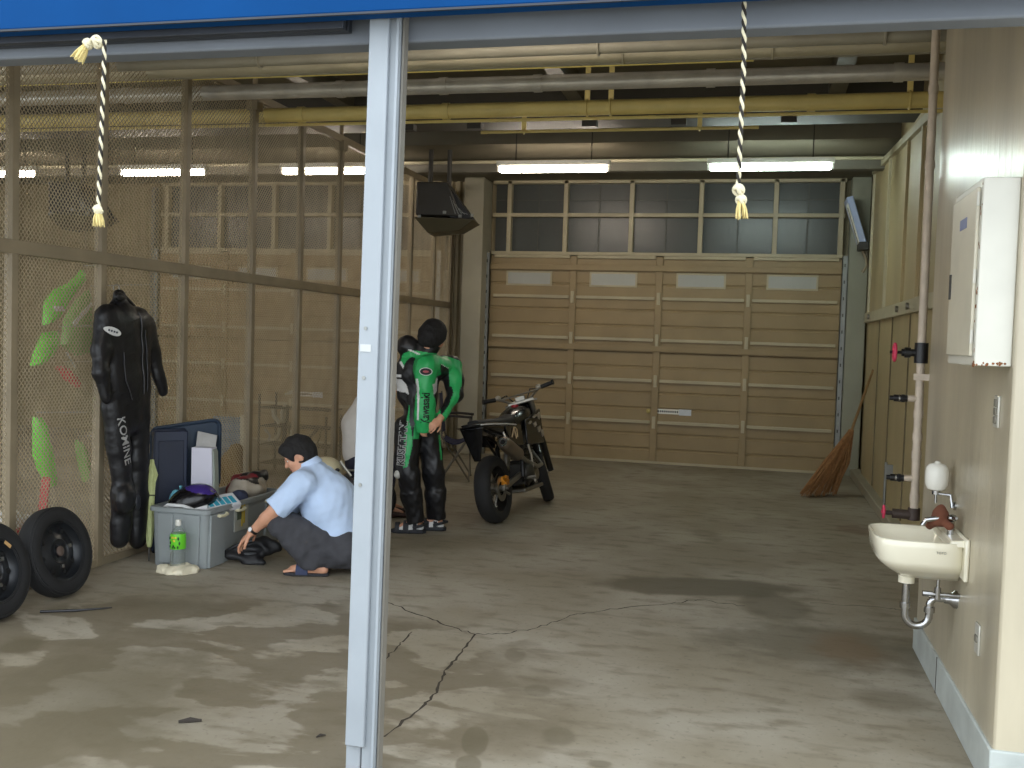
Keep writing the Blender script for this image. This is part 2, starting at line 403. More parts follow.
# ================================================================== the setting
def concrete():
    mt = bpy.data.materials.new('concrete_floor'); mt.use_nodes = True; nt = mt.node_tree; b = nt.nodes['Principled BSDF']; L = nt.links.new
    tc = node(nt, 'ShaderNodeTexCoord')
    def noise(sc, det=6, st=(1, 1, 1), dist=0):
        mp = node(nt, 'ShaderNodeMapping'); mp.inputs['Scale'].default_value = st; L(tc.outputs['Object'], mp.inputs[0])
        n = node(nt, 'ShaderNodeTexNoise'); n.inputs['Scale'].default_value = sc; n.inputs['Detail'].default_value = det; n.inputs['Distortion'].default_value = dist
        L(mp.outputs[0], n.inputs[0]); return n.outputs['Fac']
    def ramp(x, p0, p1):
        r = node(nt, 'ShaderNodeMapRange'); r.interpolation_type = 'SMOOTHSTEP'
        r.inputs['From Min'].default_value = p0; r.inputs['From Max'].default_value = p1; L(x, r.inputs['Value']); return r.outputs[0]
    def math_(op, a, b_):
        n = node(nt, 'ShaderNodeMath', operation=op)
        for i, x in enumerate((a, b_)):
            if isinstance(x, (int, float)): n.inputs[i].default_value = x
            else: L(x, n.inputs[i])
        return n.outputs[0]
    def mix(f, a, c):
        n = node(nt, 'ShaderNodeMix', data_type='RGBA'); L(f, n.inputs['Factor'])
        if isinstance(a, tuple): n.inputs['A'].default_value = a+(1,)
        else: L(a, n.inputs['A'])
        n.inputs['B'].default_value = c+(1,); return n.outputs['Result']
    col = mix(ramp(noise(1.1, 8), .35, .68), lin((140, 131, 112)), lin((162, 155, 140)))
    col = mix(math_('MULTIPLY', ramp(noise(4.5, 8, (1, 2.2, 1)), .48, .74), .75), col, lin((112, 103, 84)))
    col = mix(math_('MULTIPLY', ramp(noise(38, 4), .56, .76), .5), col, lin((96, 88, 72)))
    warp = noise(3.2, 5); warp2 = noise(9, 4)
    wet = lin((92, 84, 64))
    def stain(c, rx, ry, ang, strength, edge=.35, colr=wet, wob=1.0):
        nonlocal col
        mp = node(nt, 'ShaderNodeMapping', vector_type='TEXTURE'); mp.inputs['Location'].default_value = (c[0], c[1], 0)
        mp.inputs['Rotation'].default_value = (0, 0, ang); mp.inputs['Scale'].default_value = (rx, ry, 50); L(tc.outputs['Object'], mp.inputs[0])
        ln = node(nt, 'ShaderNodeVectorMath', operation='LENGTH'); L(mp.outputs[0], ln.inputs[0])
        d = math_('ADD', ln.outputs['Value'], math_('MULTIPLY', math_('SUBTRACT', warp, .5), 2.2*wob))
        d = math_('ADD', d, math_('MULTIPLY', math_('SUBTRACT', warp2, .5), .9*wob))
        col = mix(math_('MULTIPLY', ramp(d, 1.0+edge, 1.0-edge), strength), col, colr)
    def px_stain(x0, x1, y0, y1, strength, **k):
        a, b_ = atz(x0, (y0+y1)/2), atz(x1, (y0+y1)/2); n_, f_ = atz((x0+x1)/2, y1), atz((x0+x1)/2, y0)
        stain((n_+f_)/2, (b_-a).length/2, (f_-n_).length/2, YAW, strength, **k)
    # damp patches at the mouth of the garage, left of the post
    wetn = ramp(noise(1.7, 7, (1, 1.5, 1), .3), .455, .50)
    mp = node(nt, 'ShaderNodeMapping', vector_type='TEXTURE'); mp.inputs['Location'].default_value = (-2.75, 3.9, 0); mp.inputs['Scale'].default_value = (1.95, 1.5, 50); mp.inputs['Rotation'].default_value = (0, 0, .2)
    L(tc.outputs['Object'], mp.inputs[0]); ln = node(nt, 'ShaderNodeVectorMath', operation='LENGTH'); L(mp.outputs[0], ln.inputs[0])
    zone = ramp(math_('ADD', ln.outputs['Value'], math_('MULTIPLY', math_('SUBTRACT', warp, .5), .8)), 1.15, .8)
    col = mix(math_('MULTIPLY', math_('MULTIPLY', wetn, zone), .75), col, lin((102, 92, 72)))
    px_stain(-40, 190, 640, 800, .62, edge=.45, wob=.8)
    px_stain(60, 345, 655, 800, .3, edge=.5, wob=.9)
    px_stain(600, 800, 578, 596, .85, edge=.2, wob=.28)
    px_stain(742, 806, 594, 620, .62, edge=.2, wob=.3)
    px_stain(725, 920, 625, 668, .62, edge=.35, wob=.7)
    px_stain(860, 925, 690, 712, .5, edge=.4, wob=.5)
    px_stain(462, 488, 726, 757, .6, edge=.12, wob=.15)
    px_stain(455, 482, 755, 775, .6, edge=.12, wob=.15)
    px_stain(525, 550, 685, 697, .4, edge=.2, wob=.3)
    px_stain(505, 525, 648, 662, .4, edge=.2, wob=.3)
    px_stain(545, 575, 728, 745, .45, edge=.3, wob=.5)
    px_stain(588, 612, 760, 768, .6, edge=.3, wob=.4)
    px_stain(820, 880, 636, 662, .35, edge=.5, colr=lin((120, 84, 40)))
    px_stain(690, 720, 530, 540, .4, edge=.4)
    px_stain(835, 880, 525, 534, .5, edge=.4, colr=lin((92, 60, 42)))
    px_stain(0, 40, 640, 655, .7, edge=.4)
    
    L(col, b.inputs['Base Color'])
    b.inputs['Roughness'].default_value = .62
    bp = node(nt, 'ShaderNodeBump'); bp.inputs['Strength'].default_value = .25; bp.inputs['Distance'].default_value = .006
    L(noise(26, 6), bp.inputs['Height']); L(bp.outputs[0], b.inputs['Normal'])
    return mt
YR = 13.4
fl = MB().box((-12.2, -8, -.1), (6, 13.9, 0)).build('floor', concrete()); struct(fl)
crack_m = M('crack_dark', (58, 50, 40), .9)  # plain dark tone of the floor cracks and baseboard joint
def crack(pts, w, seed):
    rnd = random.Random(seed); P = []
    for i in range(len(pts)-1):
        a, b = pts[i], pts[i+1]; n = 7
        for k in range(n):
            t = k/n; P.append((a[0]+(b[0]-a[0])*t+rnd.uniform(-1.6, 1.6)*(k > 0), a[1]+(b[1]-a[1])*t+rnd.uniform(-1, 1)*(k > 0)))
    P.append(pts[-1]); W = [atz(*p) for p in P]; mb = MB()
    L_, R_ = [], []
    for i, p in enumerate(W):
        t = W[min(i+1, len(W)-1)]-W[max(i-1, 0)]; t.normalize(); nrm = Vector((-t.y, t.x, 0)); k = w*rnd.uniform(.4, 1.3)
        L_.append(p+nrm*k+Vector((0, 0, .0012))); R_.append(p-nrm*k+Vector((0, 0, .0012)))
    n = len(W); mb.add(L_+R_, [(i, n+i, n+i+1, i+1) for i in range(n-1)])
    o = mb.build('crack', crack_m, fl); return o
crack([(384, 737), (419, 710), (437, 693), (444, 671), (459, 655), (475, 634.5)], .006, 1)
crack([(475, 634.5), (505, 634), (537, 628), (570, 615.6), (610, 609), (660, 605), (698, 600), (745, 606)], .005, 2)
crack([(475, 634.5), (448, 626), (421, 615.5), (385, 602)], .005, 3)
crack([(810, 603), (885, 608), (911, 611)], .004, 4)
crack([(383, 660), (400, 645), (412, 632)], .004, 5)

# --- ceiling with its beams
cl = MB().box((-12.2, 3.4, 4.05), (3.4, 13.9, 4.2)).build('ceiling', ceil_m); struct(cl)
MB().box((-12.2, 10.9, 3.76), (1.6, 13.6, 4.05)).build('soffit', ceil_m, cl)
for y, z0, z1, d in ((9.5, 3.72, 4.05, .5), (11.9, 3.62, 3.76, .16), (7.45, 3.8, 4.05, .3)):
    MB().box((-12.2, y, z0), (1.6, y+d, z1)).build('beam', beam_m if y != 9.5 else M('shade_toned_beam', (66, 63, 55), .7, 0, .15, 2), cl, bevel=.01)  # one beam toned darker: shade put into its colour despite the nearby tubes
for x in (-9, -6.6, -4.2, -1.85, .5):
    MB().box((x, 3.4, 3.86), (x+.14, 9.5, 4.05)).build('joist', beam_m, cl)
for x in (-3.6, -2.9, -1.75, -.9, .1):
    MB().box((x, 9.6, 3.66), (x+.14, 9.7, 3.72)).build('clip_plate', dark_grey, cl)

# --- walls
wl = MB().box((-12.2, 3.4, 0), (-12, 13.9, 4.1)).build('wall_left', rearwall_m); struct(wl)
mb = MB().box((-12.2, 13.55, 0), (3.4, 13.8, 4.1))
wr = mb.build('wall_rear', rearwall_m); struct(wr)
def ribbed(x0, x1, z1, n, nm='ribbed_panel'):
    m_ = MB(); w = (x1-x0)/n
    for i in range(n):
        a = x0+i*w; m_.prism([(a, 13.47, 0), (a+w*.2, 13.43, 0), (a+w*.6, 13.43, 0), (a+w*.8, 13.47, 0), (a+w, 13.47, 0), (a+w, 13.55, 0), (a, 13.55, 0)], (0, 0, z1))
    return m_.build(nm, rearwall_m, wr, smooth=False)
ribbed(-4.3, -3.98, 3.76, 3); ribbed(-12, -8.86, 3.76, 22)
MB().box((-3.97, 13.1, 0), (-3.69, 13.55, 3.76)).build('column', column_m, wr, bevel=.012)
MB().box((1.04, 13.3, 0), (1.27, 13.55, 3.76)).build('column', M('column_green_grey', (146, 146, 128), .5, 0, .1, 2), wr, bevel=.008)
pier = MB().box((.88, 3.9, 0), (2.2, 5.72, 4.05)).build('wall_right', plaster, bevel=.01); struct(pier)
bs = MB().box((.868, 3.888, 0), (2.2, 5.735, .17)).build('baseboard_right', kerb_m, bevel=.006); struct(bs)
MB().box((.866, 5.0, .0), (.869, 5.006, .172)).build('joint', crack_m, bs)
# recessed boarded wall further in
w2 = MB().box((1.30, 5.72, 0), (1.5, 13.55, 4.05)).build('wall_right_inner', ply); struct(w2)
def wall_pt(x, y, X=1.27): q = atx(x, y, X); return q
top_a, top_b = (8.2, 3.44), (12.85, 3.73)
def topz(y): return top_a[1]+(y-top_a[0])*(top_b[1]-top_a[1])/(top_b[0]-top_a[0])
MB().hexa([(1.262, 8.0, .1), (1.30, 8.0, .1), (1.30, 12.85, .1), (1.262, 12.85, .1)], [(1.262, 8.0, topz(8)), (1.30, 8, topz(8)), (1.30, 12.85, topz(12.85)), (1.262, 12.85, topz(12.85))]).build('board_panel', ply, w2)
edge_m = M('board_edge', (186, 178, 150), .5, 0, .08, 4)
MB().bar((1.25, 8.0, topz(8)+.02), (1.25, 12.85, topz(12.85)+.02), .06, .07).build('top_rail', edge_m, w2)
MB().box((1.225, 6.5, 1.93), (1.262, 13.0, 2.05)).build('rail', edge_m, w2, bevel=.004)
for y in (12.83, 11.25, 9.9, 9.0):
    MB().box((1.235, y-.03, 2.05), (1.262, y+.03, topz(y))).build('batten', edge_m if y > 11 else ply, w2)
for y in (11.6, 10.5, 9.3): MB().box((1.25, y-.008, .12), (1.2635, y+.008, 1.93)).build('board_joint', M('joint_line', (112, 100, 72), .6), w2)
for y in (9.2, 9.9, 12.4): MB().cyl((1.222, y, 1.99), (1.20, y, 1.99), .03, 12).build('bolt', steel, w2)
kb = MB().box((1.17, 9.2, 0), (1.30, 13.4, .1)).build('trim_1', column_m, bevel=.01); struct(kb)

# --- shutter box, lintel and rail across the mouth of the garage
o = MB().box((-9, 3.3, 2.605), (3.4, 3.40, 2.735)).build('trim_2', lintel_m, bevel=.008); struct(o)
o = MB().box((-9, 3.34, 2.73), (3.4, 3.62, 4.2)).build('wall_front', lintel_m); struct(o)
b_ = MB().box((-9, 3.12, 2.655), (3.4, 3.2, 4.2)).build('trim_3', blue, bevel=.006); struct(b_)
MB().box((-9, 3.115, 2.648), (3.4, 3.125, 2.655)).build('edge_strip', dark_rail, b_)
o = MB().box((-9, 3.21, 2.635), (-1.42, 3.24, 2.69)).box((-9, 3.26, 2.64), (-1.42, 3.29, 2.69)).build('trim_4', dark_rail, bevel=.003); struct(o)

# --- rear doors
def rear_door(idx, x0, x1, sticker):
    name = 'door_%d' % idx
    nst = 4; W = x1-x0; zt = 2.74
    levels = [0.02, .56, 1.11, 1.65, 2.2, zt]
    body = MB()
    for i in range(5):
        z0, z1 = levels[i], levels[i+1]; h = z1-z0
        prof = [(z0, 0), (z0+h*.28, 0), (z0+h*.30, .014), (z0+h*.33, .014), (z0+h*.35, 0), (z0+h*.66, 0), (z0+h*.68, .014), (z0+h*.71, .014), (z0+h*.73, 0), (z1-.006, 0), (z1-.004, .012), (z1, .012)]
        body.prism([(x0, YR+d, z) for z, d in prof]+[(x0, YR+.06, z1), (x0, YR+.06, z0)], (W, 0, 0))
    door = body.build(name, tan, smooth=False); struct(door)
    for z in levels[1:-1]+[zt]:
        for k in range(nst):
            a = x0+W*k/nst+.05; b = x0+W*(k+1)/nst-.05
            MB().box((a, YR-.035, z-.028), (b, YR, z+.012)).build('rail', tan_rail, door, bevel=.004)
    MB().box((x0, YR-.012, 0), (x1, YR+.05, .03)).build('bottom_seal', tan_rail, door)
    for k in range(1, nst):
        x = x0+W*k/nst; MB().box((x-.045, YR-.028, .04), (x+.045, YR, zt)).build('stile', tan, door, bevel=.004)
    for z in (2.58, 1.52): MB().box((x0, YR-.05, z-.03), (x1, YR-.03, z+.045)).build('brace', tan, door, bevel=.004)
    for z in levels[1:-1]:
        for k in range(1, nst):
            x = x0+W*k/nst; MB().box((x-.022, YR-.05, z-.09), (x+.022, YR-.025, z+.07)).build('hinge', tan_rail, door, bevel=.003)
    for k in range(nst):
        x = x0+W*(k+.47)/nst
        f = MB()
        for q in ((x-.32, 2.335, x+.32, 2.36), (x-.32, 2.51, x+.32, 2.535), (x-.32, 2.36, x-.295, 2.51), (x+.295, 2.36, x+.32, 2.51)):
            f.box((q[0], YR-.012, q[1]), (q[2], YR+.01, q[3]))
        f.build('vision_frame', tan_rail, door)
        MB().box((x-.295, YR-.006, 2.36), (x+.295, YR+.004, 2.51)).build('vision_pane', vent_glass, door)
    for x, sg in ((x0-.03, 1), (x1+.03, -1)):
        g = MB().box((x-.045, YR-.06, 0), (x+.02, YR-.05, zt+.04)).box((x-.045, YR-.06, 0), (x-.035, YR+.05, zt+.04))
        tr = g.build('guide_track', galv, door)
        hl = MB()
        for i in range(13): hl.box((x-.02, YR-.063, .12+i*.21), (x-.004, YR-.059, .16+i*.21))
        hl.build('slots', dark_grey, tr)
        MB().box((x-sg*.09-.03, YR-.03, 0), (x-sg*.09+.03, YR+.08, 3.7)).build('jamb', M('jamb_paint', (120, 118, 108), .5, 0, .1, 3), door, bevel=.004)
    x = x0+W*.484
    lk = MB().lathe([(.03, 0), (.03, .02), (.012, .024), (.012, .05)], (x, YR-.03, .70), (0, -1, 0), 14).build('lock', M('brass_lock', (176, 158, 96), .35, .6), door)
    if sticker:
        MB().box((x+.07, YR-.004, .67), (x+.40, YR, .735)).build('notice_strip', white, door)
        MB().box((x+.40, YR-.004, .66), (x+.56, YR, .74)).build('notice_strip', M('notice_blue', (206, 210, 216), .6), door)
        ink = MB()
        for i in range(11): ink.box((x+.09+i*.028, YR-.0055, .69), (x+.108+i*.028, YR-.0035, .715))
        ink.build('print', sign_ink, door)
    # glazed band above
    win = struct(MB().box((x0+.02, YR+.1, 2.78), (x1-.02, YR+.13, 3.76)).build('window_%d' % idx, glass_m))
    fm = [.05, .22, .413, .61, .815, .99] if idx == 1 else [.02, .22, .42, .62, .82, .985]
    for t in fm: MB().box((x0+W*t-.03, YR, 2.77), (x0+W*t+.03, YR+.1, 3.76)).build('mullion', tan_rail, win, bevel=.004)
    MB().box((x0, YR+.002, 3.27), (x1, YR+.1, 3.32)).build('transom', tan_rail, win, bevel=.004)
    MB().box((x0, YR-.01, 2.755), (x1, YR+.1, 2.80)).build('sill_rail', tan_rail, win, bevel=.004)
    MB().box((x0, YR, 3.72), (x1, YR+.1, 3.76)).build('head_rail', tan_rail, win)
    lines = MB()
    for i in range(len(fm)-1):
        xm = x0+W*(fm[i]+fm[i+1])/2; lines.box((xm-.008, YR+.092, 2.8), (xm+.008, YR+.1, 3.72))
    lines.box((x0+.03, YR+.09, 3.5), (x1-.03, YR+.1, 3.512))
    lines.build('glazing_bar', M('glazing_bar', (84, 84, 76), .6), win)
    return door
rear_door(1, -3.64, .98, True)
rear_door(2, -8.78, -4.40, True)
# ================================================================== wire mesh fence
XF = -4.23
ys = [4.10, 4.97, 5.78, 6.76, 7.79, 8.70, 9.60, 10.6, 11.75, 12.65, 13.38]
fence = thing('mesh_fence', 'tall tan expanded-metal fence dividing the two garage bays', 'fence', (XF, 4.1, 0))
def loc_f(mb): return mb.xf(lambda v: v-Vector((XF, 4.1, 0)))
for y in ys:
    loc_f(MB().box((XF-.028, y-.028, 0), (XF+.028, y+.028, 3.57))).build('post', fence_m, fence, bevel=.004)
loc_f(MB().box((XF-.03, 4.1, 3.54), (XF+.03, 13.4, 3.61))).build('top_rail', fence_m, fence, bevel=.004)
loc_f(MB().box((XF-.034, 4.1, 2.0), (XF+.034, 13.4, 2.08))).build('middle_rail', fence_m, fence, bevel=.004)
loc_f(MB().box((XF-.023, 4.1, 0), (XF+.023, 13.4, .05))).build('bottom_rail', fence_m, fence, bevel=.004)
def diamond_mesh(name, w, h, dw=.042, dh=.037, sw=.005, th=.0016):
    nx, nz = max(1, round(w/dw)), max(1, round(h/dh)); dw, dh = w/nx, h/nz
    V, F = [], []
    def strand(a, b):
        d = np.array([b[0]-a[0], b[1]-a[1]]); d /= np.hypot(*d); n = np.array([-d[1], d[0]])*sw/2
        o = len(V)
        for p in (a, b):
            V.append((-th, p[0]-n[0], p[1]-n[1])); V.append((th, p[0]-n[0], p[1]-n[1])); V.append((th, p[0]+n[0], p[1]+n[1])); V.append((-th, p[0]+n[0], p[1]+n[1]))
        for i in range(4): F.append((o+i, o+(i+1) % 4, o+4+(i+1) % 4, o+4+i))
    for i in range(nx):
        for j in range(nz):
            cx, cz = (i+.5)*dw, (j+.5)*dh
            l, r, t, b = (cx-dw/2, cz), (cx+dw/2, cz), (cx, cz+dh/2), (cx, cz-dh/2)
            strand(l, t); strand(t, r); strand(r, b); strand(b, l)
    me = bpy.data.meshes.new(name); me.from_pydata(V, [], F); me.materials.append(mesh_m); return me
lo_me = diamond_mesh('lower_mesh', 1., 1.95); up_me = diamond_mesh('upper_mesh', 1., 1.46)
for i in range(len(ys)-1):
    w = ys[i+1]-ys[i]-.056
    for me, z in ((lo_me, .05), (up_me, 2.08)):
        o = bpy.data.objects.new('mesh_panel', me); C.objects.link(o); o.parent = fence; o.location = (.0, ys[i]+.028-4.1, z); o.scale = (1, w, 1)
for y in (7.79, 9.6):
    loc_f(MB().box((XF-.05, y-.05, 3.46), (XF+.05, y+.05, 3.56)).cyl((XF, y, 3.6), (XF, y, 4.05), .02, 10)).build('hanger_bracket', fence_m, fence)

# ================================================================== pipes under the ceiling
def pipe(name, label, y, z, r, mat, x0=-11.9, x1=1.28, cat='pipe', hangers=(), collars=(), hm=None, zc=None):
    t = thing(name, label, cat, (x0, y, z))
    MB().tube([(0, 0, 0), (x1-x0, 0, 0)], r, 20).build('pipe_run', mat, t)
    for x in collars: MB().tube([(x-x0-.03, 0, 0), (x-x0+.03, 0, 0)], r*1.12, 20).build('collar', mat, t)
    for x in hangers:
        MB().tube([(x-x0+.0, (r+.006)*math.cos(a), (r+.006)*math.sin(a)) for a in np.linspace(-PI/2, 1.5*PI, 20)], .008, 6).box((x-x0-.02, -.012, r), (x-x0+.02, .012, (zc or 4.05)-z)).build('hanger', hm or mat, t)
    return t
pipe('water_pipe', 'pale grey pipe nearest the garage mouth, just under the lintel', 5.95, 3.34, .04, pipe_grey, hangers=(-3.2, -1.0, .6), zc=4.05)
pipe('water_pipe', 'cream pipe between the pale grey pipe and the foil duct', 6.3, 3.39, .048, pipe_cream, hangers=(-2.4, -.9, .0), zc=4.05)
pipe('conduit', 'thin grey conduit just in front of the foil duct', 6.6, 3.425, .014, pipe_grey, collars=(-3.5, -2, -.75, .0))
pipe('conduit', 'bright yellow thin pipe lying along the top of the foil duct', 6.86, 3.487, .014, M('bright_yellow', (222, 206, 116), .3, 0, .06, 4), x1=-.12)
pipe('duct', 'silver foil-wrapped duct crossing under the ceiling', 7.0, 3.41, .056, foil, collars=(-4.9, -3.1, -2.3, -1.6, -.4, .8))
pipe('gas_pipe', 'large yellow pipe, thickest of those under the ceiling', 8.0, 3.462, .06, pipe_yel, hangers=(-1.42, -1.45+.22, 1.0), collars=(-3.9, -2.6, .3))
pipe('conduit', 'slim yellow conduit running right beneath the large yellow pipe', 8.0, 3.378, .013, pipe_yel, collars=(-3.0, -2.2, -.9, .2))
pipe('conduit', 'short tan conduit behind the large yellow pipe, ending in mid-air', 9.1, 3.515, .014, pipe_yel, x0=-2.6, x1=-.1, hangers=(-2.2, -.6), collars=(-2.58, -.12), zc=3.72)
pipe('conduit', 'long tan conduit crossing behind the lit tubes', 11.6, 3.69, .02, pipe_cream, collars=(-6, -3, -1, .3))

# ================================================================== fluorescent lamps
def lamp(label, x0, x1, tint, strength, y=10.8, group='fluorescent tubes in one row'):
    t = thing('fluorescent_lamp', label, 'light', ((x0+x1)/2, y, 3.46), 0, group)
    L = x1-x0; me = M('tube_glow_%d' % int(x0*100), (250, 250, 250), .4, emit=(tint, strength))
    MB().tube([(-L/2, 0, 0), (-L/2+.02, 0, 0), (L/2-.02, 0, 0), (L/2, 0, 0)], [.018, .034, .034, .018], 16).build('tube', me, t)
    MB().hexa([(-L/2-.03, -.035, .04), (L/2+.03, -.035, .04), (L/2+.03, .035, .04), (-L/2-.03, .035, .04)], [(-L/2-.03, -.05, .09), (L/2+.03, -.05, .09), (L/2+.03, .05, .09), (-L/2-.03, .05, .09)]).build('batten', white, t)
    for s in (-1, 1):
        MB().box((s*(L/2+.012)-.012, -.02, -.025), (s*(L/2+.012)+.012, .02, .05)).build('lamp_holder', white, t)
        MB().cyl((s*L*.35, 0, .09), (s*L*.35, 0, .59), .006, 8).build('suspension_rod', dark_grey, t)
wt, gt = (255, 240, 222), (232, 252, 246)
lamp('lit fluorescent tube straight above the motorcycle, left of the hanging rope', -2.87, -1.67, wt, 29)
lamp('lit fluorescent tube behind the right-hand rope, nearest the right wall', -.59, .63, gt, 29)
lamp('lit fluorescent tube behind the fence, immediately left of the white post', -5.48, -4.36, wt, 29)
lamp('lit fluorescent tube behind the fence, crossed by the third fence post', -7.62, -6.5, wt, 29)
lamp('lit fluorescent tube at the left edge of the photo, farthest from the right wall', -9.9, -8.85, wt, 29)

for a, b, n in ((-2.1, -.9, 'right of the white post'), (-6.9, -5.7, 'over the fenced-off bay')):  # added lamps, out of the camera's view, to brighten pipes and near walls
    lamp('lit fill tube added out of view just inside the lintel, '+n, a, b, wt, 26, 4.75, 'added fill tubes out of view behind the lintel')

# ================================================================== white post at the mouth
pb = Vector((-1.302, 3.27, 0))
post = thing('steel_post', 'white steel centre post standing in the garage mouth', 'post', pb)
post.rotation_euler = (0, R(.55), 0); post.scale = (.88, 1, 1)
MB().box((-.062, -.03, 0), (-.0, .03, 2.735)).box((.004, -.03, 0), (.062, .03, 2.735)).box((-.06, .0, 0), (.06, .03, 2.735)).build('channel', white_post, post, bevel=.004)
MB().box((-.058, -.05, .16), (.022, -.031, 2.67)).build('cover_strip', white_post, post, bevel=.004)
MB().box((.05, -.045, .0), (.062, -.03, 2.7)).build('edge_strip', white_post, post, bevel=.002)
MB().box((-.058, -.045, .0), (.02, -.03, .05)).build('foot_bracket', white_post, post, bevel=.003)
MB().box((-.056, -.049, .05), (.024, -.03, .068)).ell((-.046, -.05, .06), (.008, .005, .008)).ell((.012, -.05, .055), (.008, .005, .008)).build('rust_patch', M('rust', (168, 112, 76), .9, 0, .4, 60), post)
for z in (1.62, 1.08, 1.45): MB().lathe([(.007, 0), (.007, .004)], (-.03, -.05, z), (0, -1, 0), 10).build('screw', galv, post)
MB().box((-.05, -.0525, 1.54), (-.005, -.0495, 1.565)).build('tape_mark', M('tape', (190, 193, 192), .7), post)
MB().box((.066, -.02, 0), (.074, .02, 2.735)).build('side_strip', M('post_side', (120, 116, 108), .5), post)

# ================================================================== ropes
def rope(name, label, path, knots, fray, extra=None):
    t = thing(name, label, 'rope', path[0])
    o = Vector(path[0]); pts = [Vector(p)-o for p in path]
    L = [0]
    for i in range(len(pts)-1): L.append(L[-1]+(pts[i+1]-pts[i]).length)
    n = int(L[-1]/.004); A = [[], []]
    for i in range(n+1):
        s = L[-1]*i/n; k = max(j for j in range(len(L)-1) if L[j] <= s+1e-9); p = pts[k].lerp(pts[k+1], (s-L[k])/(L[k+1]-L[k]))
        a = 2*PI*s/.052
        for q in (0, 1): A[q].append(p+Vector((math.cos(a+q*PI), math.sin(a+q*PI), 0))*.0036)
    MB().tube(A[0], .0048, 8).build('white_strand', rope_w, t); MB().tube(A[1], .0046, 8).build('black_strand', rope_b, t)
    def knot(c, r):
        c = Vector(c)-o; mb = MB()
        for k in range(3):
            ax = [Vector((1, 0, .4)), Vector((.2, 1, .3)), Vector((.3, .2, 1))][k]; x, y, d = frame_of(ax)
            mb.tube([c+(x*math.cos(a)+y*math.sin(a))*r for a in np.linspace(0, 2*PI, 15)[:-1]], .007, 7, closed=True)
        mb.build('knot', rope_w, t)
    for c, r in knots: knot(c, r)
    for c, d, ln, sp in fray:
        c = Vector(c)-o; mb = MB(); d = Vector(d).normalized(); x, y, _ = frame_of(d)
        for i in range(34):
            a = random.uniform(0, 2*PI); q = math.sqrt(random.random()); e = c+d*ln*random.uniform(.8, 1.05)+(x*math.cos(a)+y*math.sin(a))*sp*q
            mb.tube([c+(x*math.cos(a)+y*math.sin(a))*.008*q, c.lerp(e, .5)+(x*math.cos(a)+y*math.sin(a))*.006, e], [.0035, .003, .002], 5)
        mb.build('frayed_end', fray_m, t)
    return t
ra, rb, rc = aty(744, -12, 3.22), aty(744, 60, 3.22), aty(738.5, 178, 3.22)
r0 = aty(738, 190, 3.22); r1 = aty(741, 198, 3.22)
rope('hanging_rope', 'black and white rope with frayed knot hanging right of the white post', [ra, rb, rc, r0, r1], [(aty(738.5, 190, 3.22), .014), (aty(741, 200, 3.22), .012)], [(aty(741, 201, 3.22), (.1, 0, -1), .055, .022)])
la, lb, lc = aty(104.5, 40, 3.1), aty(104, 70, 3.1), aty(98.5, 206, 3.1)
rope('hanging_rope', 'black and white rope tied to the dark rail in front of the fence', [la, lb, lc], [(aty(98, 210, 3.1), .013), (aty(97, 42, 3.1), .018), (aty(88, 44, 3.1), .014)],
     [(aty(98.5, 212, 3.1), (.05, 0, -1), .05, .02), (aty(86, 46, 3.1), (-.6, 0, -.8), .06, .024)])

# ================================================================== hanging heaters
def heater(label, x, y):
    t = thing('unit_heater', label, 'heater', (x, y, 2.8), R(8), 'hanging heaters')
    MB().hexa([(-.30, -.22, .18), (.22, -.22, .18), (.22, .26, .18), (-.30, .26, .18)], [(-.30, -.22, .56), (.06, -.22, .56), (.06, .26, .56), (-.30, .26, .56)]).build('casing', dark_grey, t, bevel=.015)
    MB().hexa([(-.16, -.16, -.02), (.2, -.16, .02), (.2, .22, .02), (-.16, .22, -.02)], [(-.32, -.25, .16), (.38, -.25, .14), (.38, .29, .14), (-.32, .29, .16)]).build('hood', M('heater_hood', (88, 82, 62), .5, 0, .1, 5), t, bevel=.008)
    MB().hexa([(.1, -.2, .16), (.36, -.2, .15), (.36, .26, .15), (.1, .26, .16)], [(.02, -.2, .5), (.1, -.2, .48), (.1, .26, .48), (.02, .26, .5)]).build('louvre', blackp, t)
    for i in range(5): MB().bar((.16+i*.035, -.215, .2), (.09+i*.035, -.215, .40-.045*i), .012, .006).build('louvre_blade', galv, t)
    for x_, z in ((-.27, .15), (.2, .16), (.34, .17), (.02, .2)): MB().box((x_, -.256, z), (x_+.035, -.22, z+.03)).build('bracket', galv, t)
    for x_ in (-.18, .04): MB().cyl((x_, 0, .5), (x_, 0, 1.0), .028, 10).build('hanging_rod', dark_grey, t)
    MB().cyl((.02, .1, -.02), (.02, .1, -.42), .016, 10).build('drop_pipe', fence_m, t)
    return t
h1 = heater('dark metal unit heater hanging from the ceiling right beside the white post', -3.62, 11.2)
dup(h1, loc=(-8.35, 11.0, 2.8), label='dark metal unit heater hanging behind the fence, left of the tied rope')

